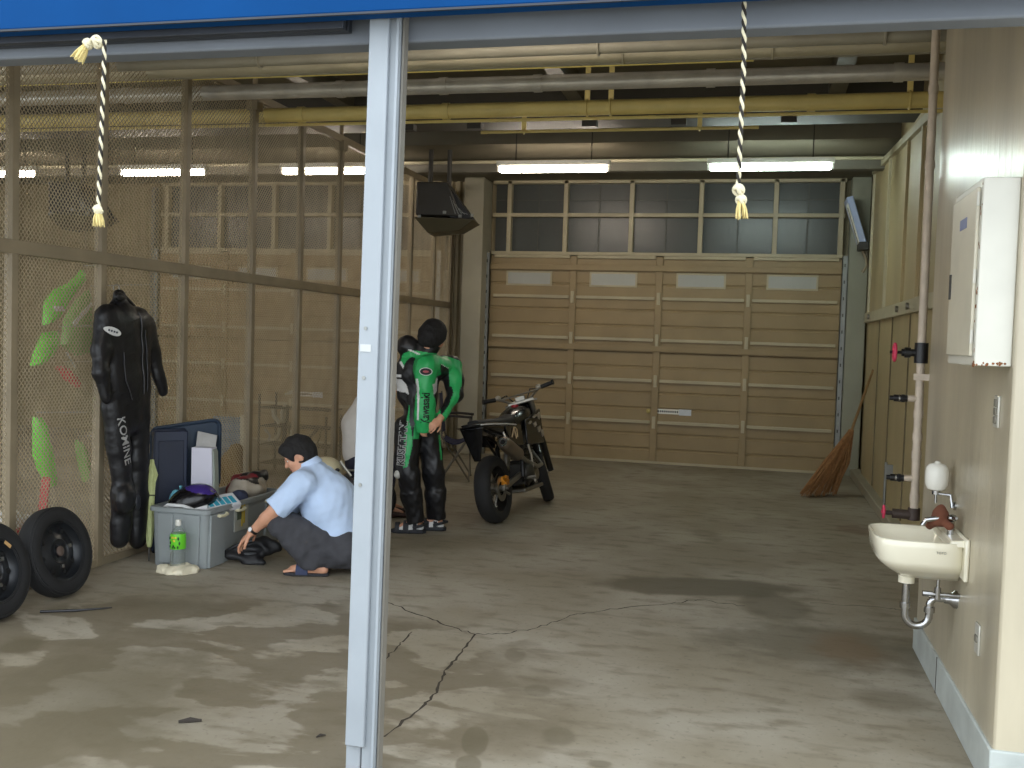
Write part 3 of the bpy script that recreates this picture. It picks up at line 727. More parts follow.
# ================================================================== right wall fittings
def box_panel():
    X = .755; y0, y1, z0, z1 = 3.93, 4.45, 1.557, 2.235
    t = thing('distribution_box', 'cream steel electrical box mounted high on the right wall', 'electrical box', (.88, y0, z0))
    o = Vector((.88, y0, z0)); w = M('cream_box_paint', (206, 204, 192), .4, 0, .05, 5)
    MB().box((X-.88, 0, 0), (0, y1-y0, z1-z0)).build('casing', w, t, bevel=.004)
    d = MB().box((X-.88-.012, .035, .035), (X-.88, y1-y0-.02, z1-z0-.03)).build('door', M('box_door_paint', (206, 200, 180), .4, 0, .06, 5), t, bevel=.003)
    MB().box((X-.88-.018, y1-y0-.06, .26), (X-.88-.012, y1-y0-.04, .36)).build('latch', dark_grey, d)
    for z in (.08, .30, .58): MB().cyl((X-.88-.008, .03, z), (X-.88-.008, .03, z+.05), .006, 8).build('hinge', w, t)
    MB().box((X-.88-.014, .2, .52), (X-.88-.0125, .33, .56)).build('name_label', M('label_blue', (120, 130, 168), .5), d)
    rs = MB()
    for i in range(26):
        y = random.uniform(.0, .03); z = random.choice((random.uniform(0, .015), random.uniform(0, .66))); rs.ell((X-.88-.0005, y, z), (.0012, random.uniform(.002, .005), random.uniform(.003, .01)))
    for i in range(16):
        rs.ell((random.uniform(X-.88, -.01), -.0005, random.uniform(.002, .014)), (random.uniform(.002, .006), .0012, .004))
    rs.build('rust_spot', M('box_rust', (120, 74, 40), .9, 0, .3, 40), t)
box_panel()
def outlet(label, y, z, face):
    t = thing('wall_outlet', label, 'outlet', (.88, y, z), 0, 'outlet plates on the right wall')
    MB().box((-.008, -.036, -.06), (0, .036, .06)).build('plate', M('outlet_plate', (200, 198, 188), .3, .3, .04, 5), t, bevel=.003)
    for s in face: MB().box((-.014, -.018, s-.014), (-.007, .018, s+.014)).build('socket', M('socket_grey', (116, 112, 100), .5), t, bevel=.003)
outlet('metal outlet plate on the right wall beneath the cream electrical box', 4.1, 1.385, (.032, 0, -.032))
outlet('metal outlet plate low on the right wall below the sink', 4.22, .485, (.0,))

# riser pipe with its valves
def riser():
    bx, by = aty(914.2, 505, 5.79).x, 5.79; tx = aty(935.4, 36, 5.79).x
    z0 = aty(914, 512, 5.79).z; z1 = 4.05
    t = thing('riser_pipe', 'cream water riser with pink handwheels at the end of the right wall', 'pipe', (bx, by, z0))
    X = lambda z: 0.
    MB().tube([(0, 0, 0), (tx-bx, 0, z1-z0)], .022, 16).build('pipe_run', pipe_white, t)
    def at(py): z = aty(920, py, by).z-z0; return Vector(((tx-bx)*z/(z1-z0), 0, z))
    for py in (90, 165, 455, 437, 414, 498): p = at(py); MB().cyl(p-Vector((0, 0, .02)), p+Vector((0, 0, .02)), .026, 16).build('collar', pipe_white, t)
    def wheel(c, r, nm):
        c = Vector(c); hb = MB().tube([c+Vector((0, math.cos(a)*r*.85, math.sin(a)*r)) for a in np.linspace(0, 2*PI, 17)[:-1]], r*.2, 8, closed=True)
        for k in range(4): hb.cyl(c, c+Vector((0, math.cos(k*PI/2)*r*.85, math.sin(k*PI/2)*r)), r*.13, 6)
        hb.cyl(c-Vector((.012, 0, 0)), c+Vector((.012, 0, 0)), r*.3, 10); hb.build('handwheel', pink, t)
    p = at(353)
    MB().cyl(p-Vector((0, 0, .055)), p+Vector((0, 0, .055)), .036, 16).cyl(p, p-Vector((.1, 0, 0)), .02, 12).cyl(p-Vector((.055, 0, 0)), p-Vector((.085, 0, 0)), .028, 12).cyl(p, p-Vector((.16, 0, 0)), .008, 8).build('gate_valve', blackp, t)
    wheel(p-Vector((.135, 0, 0)), .045, 'w')
    for py in (399, 479):
        p = at(py); MB().cyl(p, p-Vector((.06, 0, 0)), .018, 12).build('branch', pipe_white, t)
        MB().cyl(p-Vector((.06, 0, 0)), p-Vector((.13, 0, 0)), .019, 12).cyl(p-Vector((.075, 0, 0)), p-Vector((.09, 0, 0)), .024, 6).cyl(p-Vector((.15, 0, 0)), p-Vector((.10, 0, 0)), .013, 12).build('hose_tap', blackp, t)
        MB().cyl(p-Vector((.098, 0, 0)), p-Vector((.106, 0, 0)), .0205, 12).build('ring', chrome, t)
    p = at(514)
    MB().cyl(p-Vector((-.02, 0, .01)), p-Vector((.11, 0, .005)), .026, 14).cyl(p+Vector((0, 0, -.035)), p+Vector((0, 0, .03)), .032, 14).cyl(p, p-Vector((.16, 0, .005)), .012, 8).build('bottom_valve', M('valve_dark', (64, 52, 46), .6), t)
    wheel(p-Vector((.155, 0, 0)), .032, 'w')
    p = at(377); MB().bar(p+Vector((-.03, -.0, 0)), p+Vector((.13, -.14, .0)), .012, .035).build('wall_bracket', pipe_white, t)
riser()
def soap():
    c = Vector((.80, 4.86, 0)); zt = aty(937, 461, 4.86).z; zb = aty(937, 490, 4.86).z
    c.x = aty(937, 475, 4.86).x
    t = thing('soap_dispenser', 'white soap dispenser on a chrome arm above the sink', 'soap dispenser', (c.x, c.y, zb))
    h = zt-zb; r = .05
    MB().lathe([(.012, -.005), (r*.75, .004), (r*.96, .025), (r, .05), (r, h*.62), (r*.92, h*.78), (r*.7, h*.88), (r*.3, h*.93), (.012, h*.97), (.008, h)], n=24).build('bottle', white, t)
    MB().cyl((0, 0, -.02), (0, 0, 0), .018, 12).cyl((0, 0, -.06), (0, 0, -.02), .006, 8).tube([(0, 0, -.015), (.88-c.x-.02, -.04, -.015), (.88-c.x-.015, -.05, -.07)], .008, 10).lathe([(.02, 0), (.02, .008)], (.88-c.x-.008, -.05, -.06), (1, 0, 0), 12).build('chrome_arm', chrome, t)
soap()
def sink():
    y0, y1 = 4.46, 4.90; yc = (y0+y1)/2; zr = atx(966, 536, .88*1).z
    zr = .80
    t = thing('wall_sink', 'cream ceramic wall-hung sink on the right wall', 'sink', (.88, yc, zr))
    D = .37; hw = (y1-y0)/2
    def ring(dz, k, kx, n=40):     # rounded plan: flat at the wall, rounded to the front
        P = []
        for i in range(n):
            a = 2*PI*i/n; cx, sx = math.cos(a), math.sin(a); e = 4.4
            x = -D*kx*.5-(abs(cx)**(2/e))*math.copysign(1, cx)*D*kx*.5; y = (abs(sx)**(2/e))*math.copysign(1, sx)*hw*k
            if x > -D*.45: pass
            P.append(Vector((x, y, dz)))
        return P
    rings = [ring(-.18, .30, .66), ring(-.165, .40, .72), ring(-.135, .74, .84), ring(-.105, .93, .93), ring(-.085, .975, .965), ring(-.03, .99, .995), ring(0, 1., 1.), ring(.006, .985, .99)]
    def inner(dz, k): return [Vector((p.x*k*1.0-(1-k)*D*.46-.01, p.y*k, dz)) for p in ring(0, 1, 1)]
    rings += [inner(.004, .9), inner(-.012, .84), inner(-.08, .7), inner(-.115, .42), inner(-.12, .12)]
    MB().loft(rings).build('basin', ceramic, t, smooth=80)
    MB().box((-.02, -hw-.004, -.15), (0, hw+.004, .03)).build('back_plate', ceramic, t, bevel=.008)
    MB().hexa([(-.085, -hw*.93, -.01), (-.015, -hw*.93, -.01), (-.015, hw*.93, -.01), (-.085, hw*.93, -.01)], [(-.07, -hw*.9, .016), (-.015, -hw*.93, .022), (-.015, hw*.93, .022), (-.07, hw*.9, .016)]).build('tap_ledge', ceramic, t, bevel=.005)
    # TOTO lettering on the near side
    lettering('maker_lettering', 'TOTO', .014, M('maker_ink', (70, 76, 90), .5), lambda x, y, z: Vector((-.11+x, -hw*.992-.003, -.035+y)), t)
    # tap
    tp = MB().cyl((-.05, -.05, .015), (-.05, -.05, .075), .016, 14).tube([(-.05, -.05, .06), (-.10, -.05, .085), (-.15, -.05, .075), (-.165, -.05, .05)], [.012, .012, .011, .010], 12)
    tp.build('tap', chrome, t)
    MB().ell((-.045, -.05, .09), (.022, .022, .016)).tube([(-.045, -.05, .09), (-.04, -.12, .1)], [.009, .006], 8).build('tap_handle', chrome, t)
    # drain and trap
    dx, dz = -.21, -.175
    MB().cyl((dx, 0, dz+.01), (dx, 0, dz-.04), .035, 18).build('outlet_collar', ceramic, t)
    tz = dz-.04
    P = [(dx, 0, tz+.02), (dx, 0, tz-.14)]+[(dx+.05-.05*math.cos(a), 0, tz-.14-.05*math.sin(a)) for a in np.linspace(.2, PI-.2, 12)]+[(dx+.10, 0, tz-.13), (dx+.10, 0, tz-.095)]+[(dx+.10+.03*(1-math.cos(a)), 0, tz-.095+.035*math.sin(a)) for a in np.linspace(.2, PI/2, 6)]+[(-.0, 0, tz-.06)]
    tr = MB().tube(P, .0165, 14).build('trap', chrome, t)
    MB().cyl((dx, 0, tz-.09), (dx, 0, tz-.115), .023, 14).build('nut', chrome, tr); MB().cyl((dx+.10, 0, tz-.125), (dx+.10, 0, tz-.10), .023, 14).build('nut', chrome, tr)
    MB().lathe([(.04, 0), (.038, .012), (.022, .03), (.02, .05)], (0, 0, tz-.06), (-1, 0, 0), 20).build('escutcheon', chrome, t)
    sv = MB().cyl((-.0, -.06, tz-.03), (-.11, -.06, tz-.03), .010, 12).cyl((-.09, -.06, tz-.05), (-.09, -.06, tz+.0), .014, 12).tube([(-.09, -.06, tz), (-.088, -.06, tz+.06), (-.07, -.06, tz+.12), (-.06, -.06, tz+.21)], .007, 10)
    sv.cyl((-.11, -.06, tz-.03), (-.15, -.06, tz-.03), .013, 8)
    sv.build('supply_valve', chrome, t)
    # brown rag draped over the tap
    sd = Solid(.005); b = Vector((.88, yc, zr))
    sd.ell((-.09, -.02, .085), (.03, .038, .04), None, .02).cone((-.09, -.02, .09), (-.135, .0, .045), .026, .02, .02).cone((-.09, .0, .07), (-.06, -.06, .06), .022, .016, .02).ell((-.08, .0, .12), (.02, .02, .018), None, .012).noise(wrinkle(.006, 55, 3))
    o = sd.build('rag', brown, loc=b); tag(o, 'brown rag draped over the chrome tap of the sink', 'cloth')
sink()
def wall_unit():
    # slanted blue-white box held by an arm high on the boarded wall near the rear door
    p = atx(866, 224, 1.2)
    t = thing('wall_lamp', 'tilted blue-white box fixed high on the boarded wall beside the rear door', 'wall fixture', (1.235, p.y, p.z-.35))
    rot = Matrix.Rotation(R(-18), 3, 'Y')
    MB().box((-.10, -.12, .1), (-.02, .30, .72), rot, (0, 0, .1)).build('casing', M('pale_blue_casing', (176, 190, 224), .35, 0, .08, 6), t, bevel=.012)
    MB().box((-.115, -.13, .1), (-.10, -.10, .64), rot, (0, 0, .1)).box((-.115, .0, .1), (-.10, .03, .64), rot, (0, 0, .1)).build('frame_strip', white, t)
    MB().box((-.112, -.08, .14), (-.101, -.02, .60), rot, (0, 0, .1)).build('dark_slot', dark_grey, t)
    MB().box((-.12, -.14, .02), (.0, .1, .12)).build('foot_cap', dark_grey, t, bevel=.01)
    MB().tube([(-.06, 0, .03), (-.02, 0, -.06), (.0, 0, -.16), (-.05, .02, -.24)], .018, 10).build('support_arm', fence_m, t)
wall_unit()
# ================================================================== broom, canister, conduit pole in the far right corner
def broom():
    a = Vector((.74, 11.35, 0)); nk = aty(851, 432, 11.45); tp = atx(873, 370, 1.17)
    t = thing('bamboo_broom', 'bamboo twig broom leaning in the corner right of the rear door', 'broom', a)
    d = (tp-nk).normalized(); L = lambda q: Vector(q)-a
    MB().tube([L(nk-d*.12), L(nk.lerp(tp, .5)), L(tp)], [.016, .014, .012], 10).build('handle', bamboo, t)
    sd = MB(); rnd = random.Random(4)
    lo_l, lo_r = aty(800, 495, 11.2), aty(836, 497, 11.5)
    for i in range(150):
        s = rnd.random(); e = lo_l.lerp(lo_r, s)+Vector((0, rnd.uniform(-.13, .13), 0)); e.z = .006+rnd.random()*.05
        n0 = nk+Vector((rnd.uniform(-.025, .025), rnd.uniform(-.025, .025), rnd.uniform(-.02, .03)))
        mid = n0.lerp(e, .5)+Vector((rnd.uniform(-.02, .03)+.035*(s-.3), rnd.uniform(-.02, .02), .0))
        sd.tube([L(n0), L(mid), L(e)], [.007, .008, .004], 5, cap=False)
    sd.build('twig_head', straw, t)
    MB().tube([L(nk-d*.1), L(nk-d*.02), L(nk+d*.02)], [.04, .034, .026], 12).build('binding', M('binding_wire', (96, 70, 44), .7), t)
broom()
def canister():
    p = atz(843, 488); p.x = .93; p.y = 12.6
    t = thing('red_canister', 'small red canister on the floor behind the broom', 'canister', (p.x, p.y, 0))
    MB().lathe([(.06, 0), (.068, .01), (.068, .17), (.05, .2), (.03, .215), (.03, .25), (.018, .26)], n=20).build('body', M('dull_red', (170, 44, 52), .45, 0, .08, 6), t)
    MB().box((-.045, -.072, .09), (.035, -.066, .125)).build('paper_label', white, t)
canister()
def pole():
    p = Vector((1.2, 10.0, .1))
    t = thing('drain_pipe', 'short grey upright pipe at the foot of the boarded wall', 'pipe', p)
    z = .45
    MB().cyl((0, 0, 0), (0, 0, z), .014, 12).build('pipe_run', galv, t)
    MB().box((-.005, -.02, z-.16), (.08, .02, z-.02)).build('strap_plate', galv, t, bevel=.003)
pole()

# ================================================================== spare wheels leaning on the fence
tyre_m = M('tyre_black', (25, 25, 26), .8, 0, .15, 20)
rim_m = M('wheel_black_steel', (36, 38, 41), .32, .2, .15, 8)
def spare(label, y, lean, seed, sticker):
    Rr, w = .262, .125
    t = thing('spare_wheel', label, 'wheel', (-3.90, y+.045, 0), 0, 'spare wheels leaning on the fence')
    rot = Matrix.Rotation(-lean, 3, 'Y')
    k = lambda v: rot @ (v+Vector((0, 0, Rr*1.0)))+Vector((0, 0, .0+.5*w*math.sin(lean)*.6))
    ang = seed
    MB().lathe([(.172, -.05), (.2, -.062), (.235, -.06), (.254, -.048), (Rr, -.03), (Rr+.001, 0), (Rr, .03), (.254, .048), (.235, .06), (.2, .062), (.172, .05), (.168, 0)], d=(1, 0, 0), n=56, closed=True).xf(k).build('tyre', tyre_m, t, smooth=60)
    gr = MB()
    for r_ in (.246, .258): gr.lathe([(r_, .0545 if r_ < .25 else .042), (r_+.003, .0555 if r_ < .25 else .044), (r_+.003, .051 if r_ < .25 else .04), (r_, .050 if r_ < .25 else .038)], d=(1, 0, 0), n=56, closed=True)
    gr.xf(k).build('sidewall_ring', M('tyre_ridge', (38, 38, 38), .7), t)
    rim = MB().lathe([(.178, .056), (.180, .050), (.168, .046), (.160, .01), (.150, -.0), (.12, .008), (.1, .022), (.072, .03), (.06, .02), (.034, .02), (.033, .03), (.0, .03), (.0, -.01), (.06, -.02), (.15, -.02), (.172, -.05), (.178, -.05)], d=(1, 0, 0), n=48, closed=True).xf(k).build('rim', rim_m, t, smooth=50)
    hub = MB().lathe([(.03, .02), (.03, .034), (.022, .038), (.0, .038)], d=(1, 0, 0), n=20)
    hub.xf(k).build('hub_cap', M('hub_brown', (92, 78, 70), .6), t)
    ho, nuts = MB(), MB()
    for i in range(8):
        a = ang+i*PI/4; ho.ell((.012, math.sin(a)*.128, math.cos(a)*.128), (.005, .017, .017), n=12, mr=6)
    for i in range(4):
        a = ang+i*PI/2+.4; nuts.ell((.03, math.sin(a)*.052, math.cos(a)*.052), (.006, .009, .009), n=10, mr=6)
    ho.xf(k).build('rim_hole', M('hole_dark', (10, 10, 10), .9), rim); nuts.xf(k).build('bolt_hole', M('hole_dark', (10, 10, 10), .9), rim)
    cl_ = MB()
    for a in (ang+.8, ang+2.6): cl_.box((.018, math.sin(a)*.09-.01, math.cos(a)*.09-.01), (.036, math.sin(a)*.09+.01, math.cos(a)*.09+.01))
    cl_.xf(k).build('balance_weight', steel, rim)
    if sticker:
        a0 = .62; MB().hexa([Vector((.049, math.sin(a)*r_, math.cos(a)*r_)) for a, r_ in ((a0, .158), (a0+.32, .158), (a0+.30, .178), (a0, .178))], [Vector((.052, math.sin(a)*r_, math.cos(a)*r_)) for a, r_ in ((a0, .158), (a0+.32, .158), (a0+.30, .178), (a0, .178))]).xf(k).build('sticker', M('tan_sticker', (200, 160, 104), .7), rim)
    return t
spare('black spare wheel with a tan sticker, leaning on the fence at the left edge', 4.465, R(14), .2, True)
spare('black spare wheel leaning on the fence beside the hanging black suit', 5.0, R(15), .6, False)

# thin strip lying on the floor in front of the wheels
sa, sb = atz(40, 613), atz(112, 609)
o = MB().tube([sa+Vector((0, 0, .008)), sa.lerp(sb, .5)+Vector((.0, -.02, .008)), sb+Vector((0, 0, .008))], [.007, .008, .003], 8).build('rubber_strip', blackp, loc=sa); tag(o, 'thin black strip lying on the floor in front of the spare wheels', 'strip')
for nm, lab, px, py, rz, dm in (('twig', 'short dark twig on the floor left of the white post', 190, 722.5, .5, (.045, .012)), ('twig', 'tiny dark scrap on the floor closest to the white post', 321, 737.5, .9, (.02, .006))):
    p = atz(px, py); sd = MB().tube([Vector((-dm[0], 0, .006)), Vector((0, .004, .009)), Vector((dm[0], 0, .006))], [dm[1]*.5, dm[1], dm[1]*.4], 7)
    o = sd.build(nm, M('twig_dark', (52, 46, 40), .9)); o.location = p; o.rotation_euler = (0, 0, rz); tag(o, lab, 'scrap')

# ================================================================== black leather suit on the fence
def hanging_suit():
    XS = -4.10
    base = atx(127, 545, XS)
    def q(x, y, dx=0.): return atx(x, y, XS+dx)-base
    sd = Solid(.010)
    sd.cone(q(111, 320), q(138, 321), .07, .075, .05)                                    # shoulders
    sd.cone(q(122, 325), q(125, 395), .135, .125, .06).cone(q(112, 325), q(114, 390), .115, .11, .06).cone(q(136, 325), q(137, 390), .115, .11, .06)
    sd.cone(q(119.5, 297, -.0), q(121, 318), .05, .11, .05)                                # collar
    sd.cone(q(106, 318), q(102, 350, .02), .085, .07, .05).cone(q(102, 350, .02), q(103, 372, .05), .07, .058, .03).cone(q(103, 372, .05), q(109, 398, .06), .058, .045, .03)
    sd.cone(q(145, 326), q(153, 352, .02), .085, .066, .04).cone(q(153, 352, .02), q(160, 374, .05), .064, .05, .03).cone(q(160, 374, .05), q(165, 391, .06), .05, .044, .02)
    sd.cone(q(126, 385), q(127, 418), .125, .125, .06).cone(q(114, 405), q(119, 450, .02), .10, .09, .04).cone(q(138, 405), q(138, 460), .10, .085, .04)
    sd.cone(q(120, 450, .02), q(124, 490, .04), .085, .08, .04).ell(q(129, 500, .10), (.075, .085, .10), None, .03).cone(q(124, 495, .03), q(121, 536, .02), .09, .08, .04)
    sd.cone(q(138, 460), q(138, 500), .085, .078, .04).cone(q(138, 500), q(138, 538), .082, .076, .03)
    sd.noise(wrinkle(.003, 20, 5)); sd.noise(wrinkle(.0016, 60, 8))
    t = sd.build('racing_suit', black, loc=base)
    for v in t.data.vertices: v.co.x = max(-.085, v.co.x*.72)
    tag(t, 'black leather riding suit hanging on the fence above the boxes', 'racing suit')
    bv = bvh_of(t)
    def on(x, y, z):                                       # from the room side onto the leather
        h = bv.ray_cast(Vector((1.5, y, z)), Vector((-1, 0, 0)))[0]
        return Vector(((h.x if h else 0)+.004, y, z))
    # white oval badge
    c = q(103.5, 331); n = 18; mb = MB(); pts = []
    for k in range(4):
        for i in range(n):
            a = 2*PI*i/n; r_ = (k+.001)/3; pts.append(on(0, c.y+.06*r_*math.cos(a), c.z+.027*r_*math.sin(a)-.25*.06*r_*math.cos(a)))
    mb.loft([pts[k*n:(k+1)*n] for k in range(4)], cap=False).build('oval_badge', whitel, t)
    lettering('badge_print', 'RS TAICHI'[:2], .02, sign_ink, lambda x, y, z: on(0, c.y+x, c.z+y-.25*x)+Vector((.002, 0, 0)), t) if False else None
    ink = MB()
    for dy in (-.03, -.012, .008, .026): p = on(0, c.y+dy, c.z-.25*dy); ink.box(p+Vector((0, -.007, -.006)), p+Vector((.003, .007, .006)))
    ink.build('badge_print', sign_ink, t)
    # lettering down the thigh
    a, b = q(111, 415), q(117.5, 465); ax = (b-a); ax.x = 0; Ln = ax.length; ax.normalize(); up = Vector((0, -ax.z, ax.y)); up = -up if up.y < 0 else up
    mid = (a+b)/2
    for mt, th, lift in ((whitel, .001, 0),):
        lettering('leg_lettering', 'KOMINE', .085, mt, lambda x, y, z: on(0, mid.y+ax.y*x+up.y*y, mid.z+ax.z*x+up.z*y)+Vector((lift, 0, 0)), t, th, sx=Ln/.34)
    # seams, zip and knee slider
    for pts, w, mt in (([q(129, 312), q(131, 350), q(132, 400)], .004, M('zip_grey', (74, 74, 76), .4, .5)), ([q(134, 330), q(136, 360), q(137, 395)], .004, M('piping_grey', (52, 52, 56), .5)), ([q(112, 352), q(114, 380), q(121, 402)], .004, M('piping_grey', (52, 52, 56), .5))):
        P = []
        for i in range(len(pts)-1):
            for k in range(8): p = pts[i].lerp(pts[i+1], k/8); P.append(on(0, p.y, p.z))
        MB().tube(P, w, 6).build('seam', mt, t)
    p = q(132, 502); h = on(0, p.y, p.z); MB().ell(h, (.012, .03, .055)).build('knee_slider', M('slider_grey', (58, 60, 68), .35), t)
    # hanger
    hg = thing('clothes_hanger', 'black clothes hanger holding the black riding suit', 'hanger', base+q(118, 300))
    o = base+q(118, 300); L = lambda v: v+base-o
    MB().tube([L(q(106, 311, -.02)), L(q(118, 296)), L(q(124, 296)), L(q(137, 310, -.02))], .014, 8).build('arms', blackp, hg)
    hk = [L(q(119, 296))+Vector((0, 0, 0)), L(q(119, 291))]+[L(q(119, 288))+Vector((-.02+.022*math.cos(a)-.0, 0, .022*math.sin(a))) for a in np.linspace(0, 4.0, 9)]
    MB().tube(hk, .004, 7).build('hook', steel, hg)
    MB().ell(L(q(120, 297, .05)), (.02, .05, .028)).build('collar_clip', blackp, hg)
hanging_suit()

# ================================================================== umbrella
def umbrella():
    b = Vector((-3.99, 5.66, 0)); b = atx(148.5, 578, -4.0); b.z = 0
    tp = atx(153, 432, -4.12)
    t = thing('umbrella', 'furled pale yellow-green umbrella standing point down beside the grey tote', 'umbrella', b)
    d = (tp-b); n = d.normalized(); L = d.length
    prof = [(.006, .10), (.018, .105), (.024, .16), (.03, .28), (.027, .42), (.03, .52), (.034, .58), (.05, .635), (.034, .68), (.02, .72), (.016, .75)]
    x, y, n_ = frame_of(n); rings = []
    for r, h in prof:
        ring = []
        for j in range(24):
            a = 2*PI*j/24; rr = r*.82*(1+.16*math.sin(6*a+h*5)+.08*math.sin(3*a)); ring.append(n*h*L/.96+(x*math.cos(a)+y*math.sin(a))*rr)
        rings.append(ring)
    MB().loft(rings).build('canopy', M('umbrella_cloth', (206, 214, 150), .75, 0, .08, 20), t, smooth=70)
    MB().tube([n*0, n*.11*L], [.004, .006], 8).build('ferrule', dark_grey, t)
    MB().tube([n*.76*L, n*L*.99], .005, 8).tube([n*L*.97, n*L*1.0], .009, 8).build('handle', dark_grey, t)
    MB().tube([n*.5*L+(x*math.cos(a)+y*math.sin(a))*.028 for a in np.linspace(0, 2*PI, 15)[:-1]], .005, 6, closed=True).build('tie_strap', M('strap_dark', (72, 74, 52), .8), t)
umbrella()

# ================================================================== grey tote and what is in it
TX0, TX1, TY0, TY1, TZ = -3.93, -3.51, 5.94, 6.98, .40
def tote():
    cx, cy = (TX0+TX1)/2, (TY0+TY1)/2
    t = thing('storage_tote', 'long open grey plastic tote full of gear in front of the fence', 'storage box', (cx, cy, 0))
    hx, hy = (TX1-TX0)/2, (TY1-TY0)/2
    def rr(hx, hy, r, z, n=6):
        P = []
        for sx, sy, a0 in ((1, 1, 0), (-1, 1, PI/2), (-1, -1, PI), (1, -1, 1.5*PI)):
            for i in range(n):
                a = a0+PI/2*i/(n-1); P.append(Vector((sx*(hx-r)+r*math.cos(a), sy*(hy-r)+r*math.sin(a), z)))
        return P
    MB().loft([rr(hx-.014, hy-.014, .03, 0), rr(hx-.01, hy-.012, .035, .01), rr(hx, hy, .04, TZ-.035), rr(hx+.018, hy+.018, .045, TZ-.03), rr(hx+.018, hy+.018, .045, TZ-.004), rr(hx+.012, hy+.012, .04, TZ), rr(hx-.008, hy-.008, .035, TZ), rr(hx-.014, hy-.014, .03, TZ-.04), rr(hx-.026, hy-.026, .03, .012), rr(hx-.1, hy-.1, .03, .01)]).build('tub', tote_m, t, smooth=35)
    for y in (-hy+.03, hy-.24):                                      # raised corner pillars on the long side
        MB().hexa([(hx-.014, y, .004), (hx+.008, y, .004), (hx+.008, y+.19, .004), (hx-.014, y+.19, .004)], [(hx, y, TZ-.04), (hx+.014, y, TZ-.04), (hx+.014, y+.19, TZ-.04), (hx, y+.19, TZ-.04)]).build('corner_rib', tote_m, t, bevel=.004)
    for x in (-.1, .1): MB().hexa([(x-.05, -hy-.004, .02), (x+.05, -hy-.004, .02), (x+.05, -hy+.02, .02), (x-.05, -hy+.02, .02)], [(x-.06, -hy-.012, TZ-.04), (x+.06, -hy-.012, TZ-.04), (x+.06, -hy+.01, TZ-.04), (x-.06, -hy+.01, TZ-.04)]).build('end_rib', tote_m, t, bevel=.006)
    for y in (-.36, -.12, .30):
        MB().tube([(hx+.016, y-.055, TZ-.05), (hx+.03, y-.05, TZ-.055), (hx+.034, y, TZ-.06), (hx+.03, y+.05, TZ-.055), (hx+.016, y+.055, TZ-.05)], .011, 8).build('latch', M('latch_cream', (214, 208, 176), .45), t)
    st = MB().box((hx-.001, -.17, .19), (hx+.006, .02, .36)).build('sticker', M('sticker_grey', (176, 178, 170), .5), t)
    s2 = MB()
    for y, z0, z1 in ((-.06, .215, .37), (-.03, .235, .385)): s2.box((hx+.006, y-.02, z0), (hx+.0085, y+.0, z1))
    s2.build('sticker_lettering', M('sticker_yellow', (206, 180, 54), .5), st)
    MB().box((hx+.006, -.14, .27), (hx+.0085, -.08, .33)).box((hx+.006, -.15, .34), (hx+.008, -.07, .352)).build('sticker_picture', M('sticker_dark', (92, 104, 84), .5), st)
    return t
tote()
def in_tote(name, label, cat, sd, mat, loc, **k):
    o = sd.build(name, mat, loc=loc, **k); return tag(o, label, cat)
# black and violet helmet lying in the tote
def helmet():
    c = Vector((-3.74, 6.12, .41))
    sd = Solid(.008).ell((0, 0, 0), (.17, .15, .115), Matrix.Rotation(R(-28), 3, 'Y') @ Matrix.Rotation(R(20), 3, 'Z'), .02).ell((.06, .02, .05), (.1, .1, .06), None, .04).minus_half((0, 0, -.09), (0, 0, -1))
    t = thing('helmet_bag', 'black helmet with a violet crown on top of the tote contents', 'helmet', c)
    vio = M('violet_gloss', (62, 44, 120), .25, 0, .1, 6)
    sd.build('shell', [M('gloss_black', (20, 18, 20), .22, 0, .1, 6), vio], t, lambda p, n: (p[:, 2] > .092+.22*(.05-p[:, 0])).astype(int))
    MB().tube([(.10, -.05, .09), (.15, .0, .085), (.165, .06, .05), (.17, .09, -.0)], .008, 8).build('chrome_trim', chrome, t)
    MB().tube([(-.17, -.12, -.05), (-.08, -.155, .0), (.03, -.15, .0), (.10, -.12, -.03)], .012, 8).build('lower_trim', whitel, t)
helmet()
def carton(name, label, c, size, rz, ry, mat, stripes=None, rx=0):
    t = thing(name, label, 'box', c); t.rotation_euler = (rx, ry, rz); a, b, h = size
    MB().box((-a/2, -b/2, 0), (a/2, b/2, h)).build('carton', mat, t, bevel=.004)
    if stripes:
        s = MB()
        for i in range(6): s.box((-a*.42+i*a*.145, -b*.32, h), (-a*.42+i*a*.145+a*.11, b*.25, h+.002))
        s.build('printed_blocks', stripes, t)
    return t
carton('carton', 'white carton with teal printing lying in the near corner of the tote', (-3.595, 6.20, .375), (.30, .13, .05), R(62), R(-4), paper, M('teal_print', (52, 160, 184), .6), rx=R(30))
carton('carton', 'small pale grey carton half hidden under the black helmet', (-3.66, 6.03, .33), (.20, .07, .06), R(25), R(-14), paper)
sd = Solid(.008).ell((0, 0, 0), (.07, .13, .06), Matrix.Rotation(R(18), 3, 'X'), .02).ell((.01, .05, .02), (.06, .06, .045), None, .03).noise(wrinkle(.005, 40, 6))
in_tote('cloth_pouch', 'dark slate cloth pouch lying in the middle of the tote', 'pouch', sd, M('slate_cloth', (58, 64, 88), .9, 0, .1, 20), (-3.60, 6.46, .375))
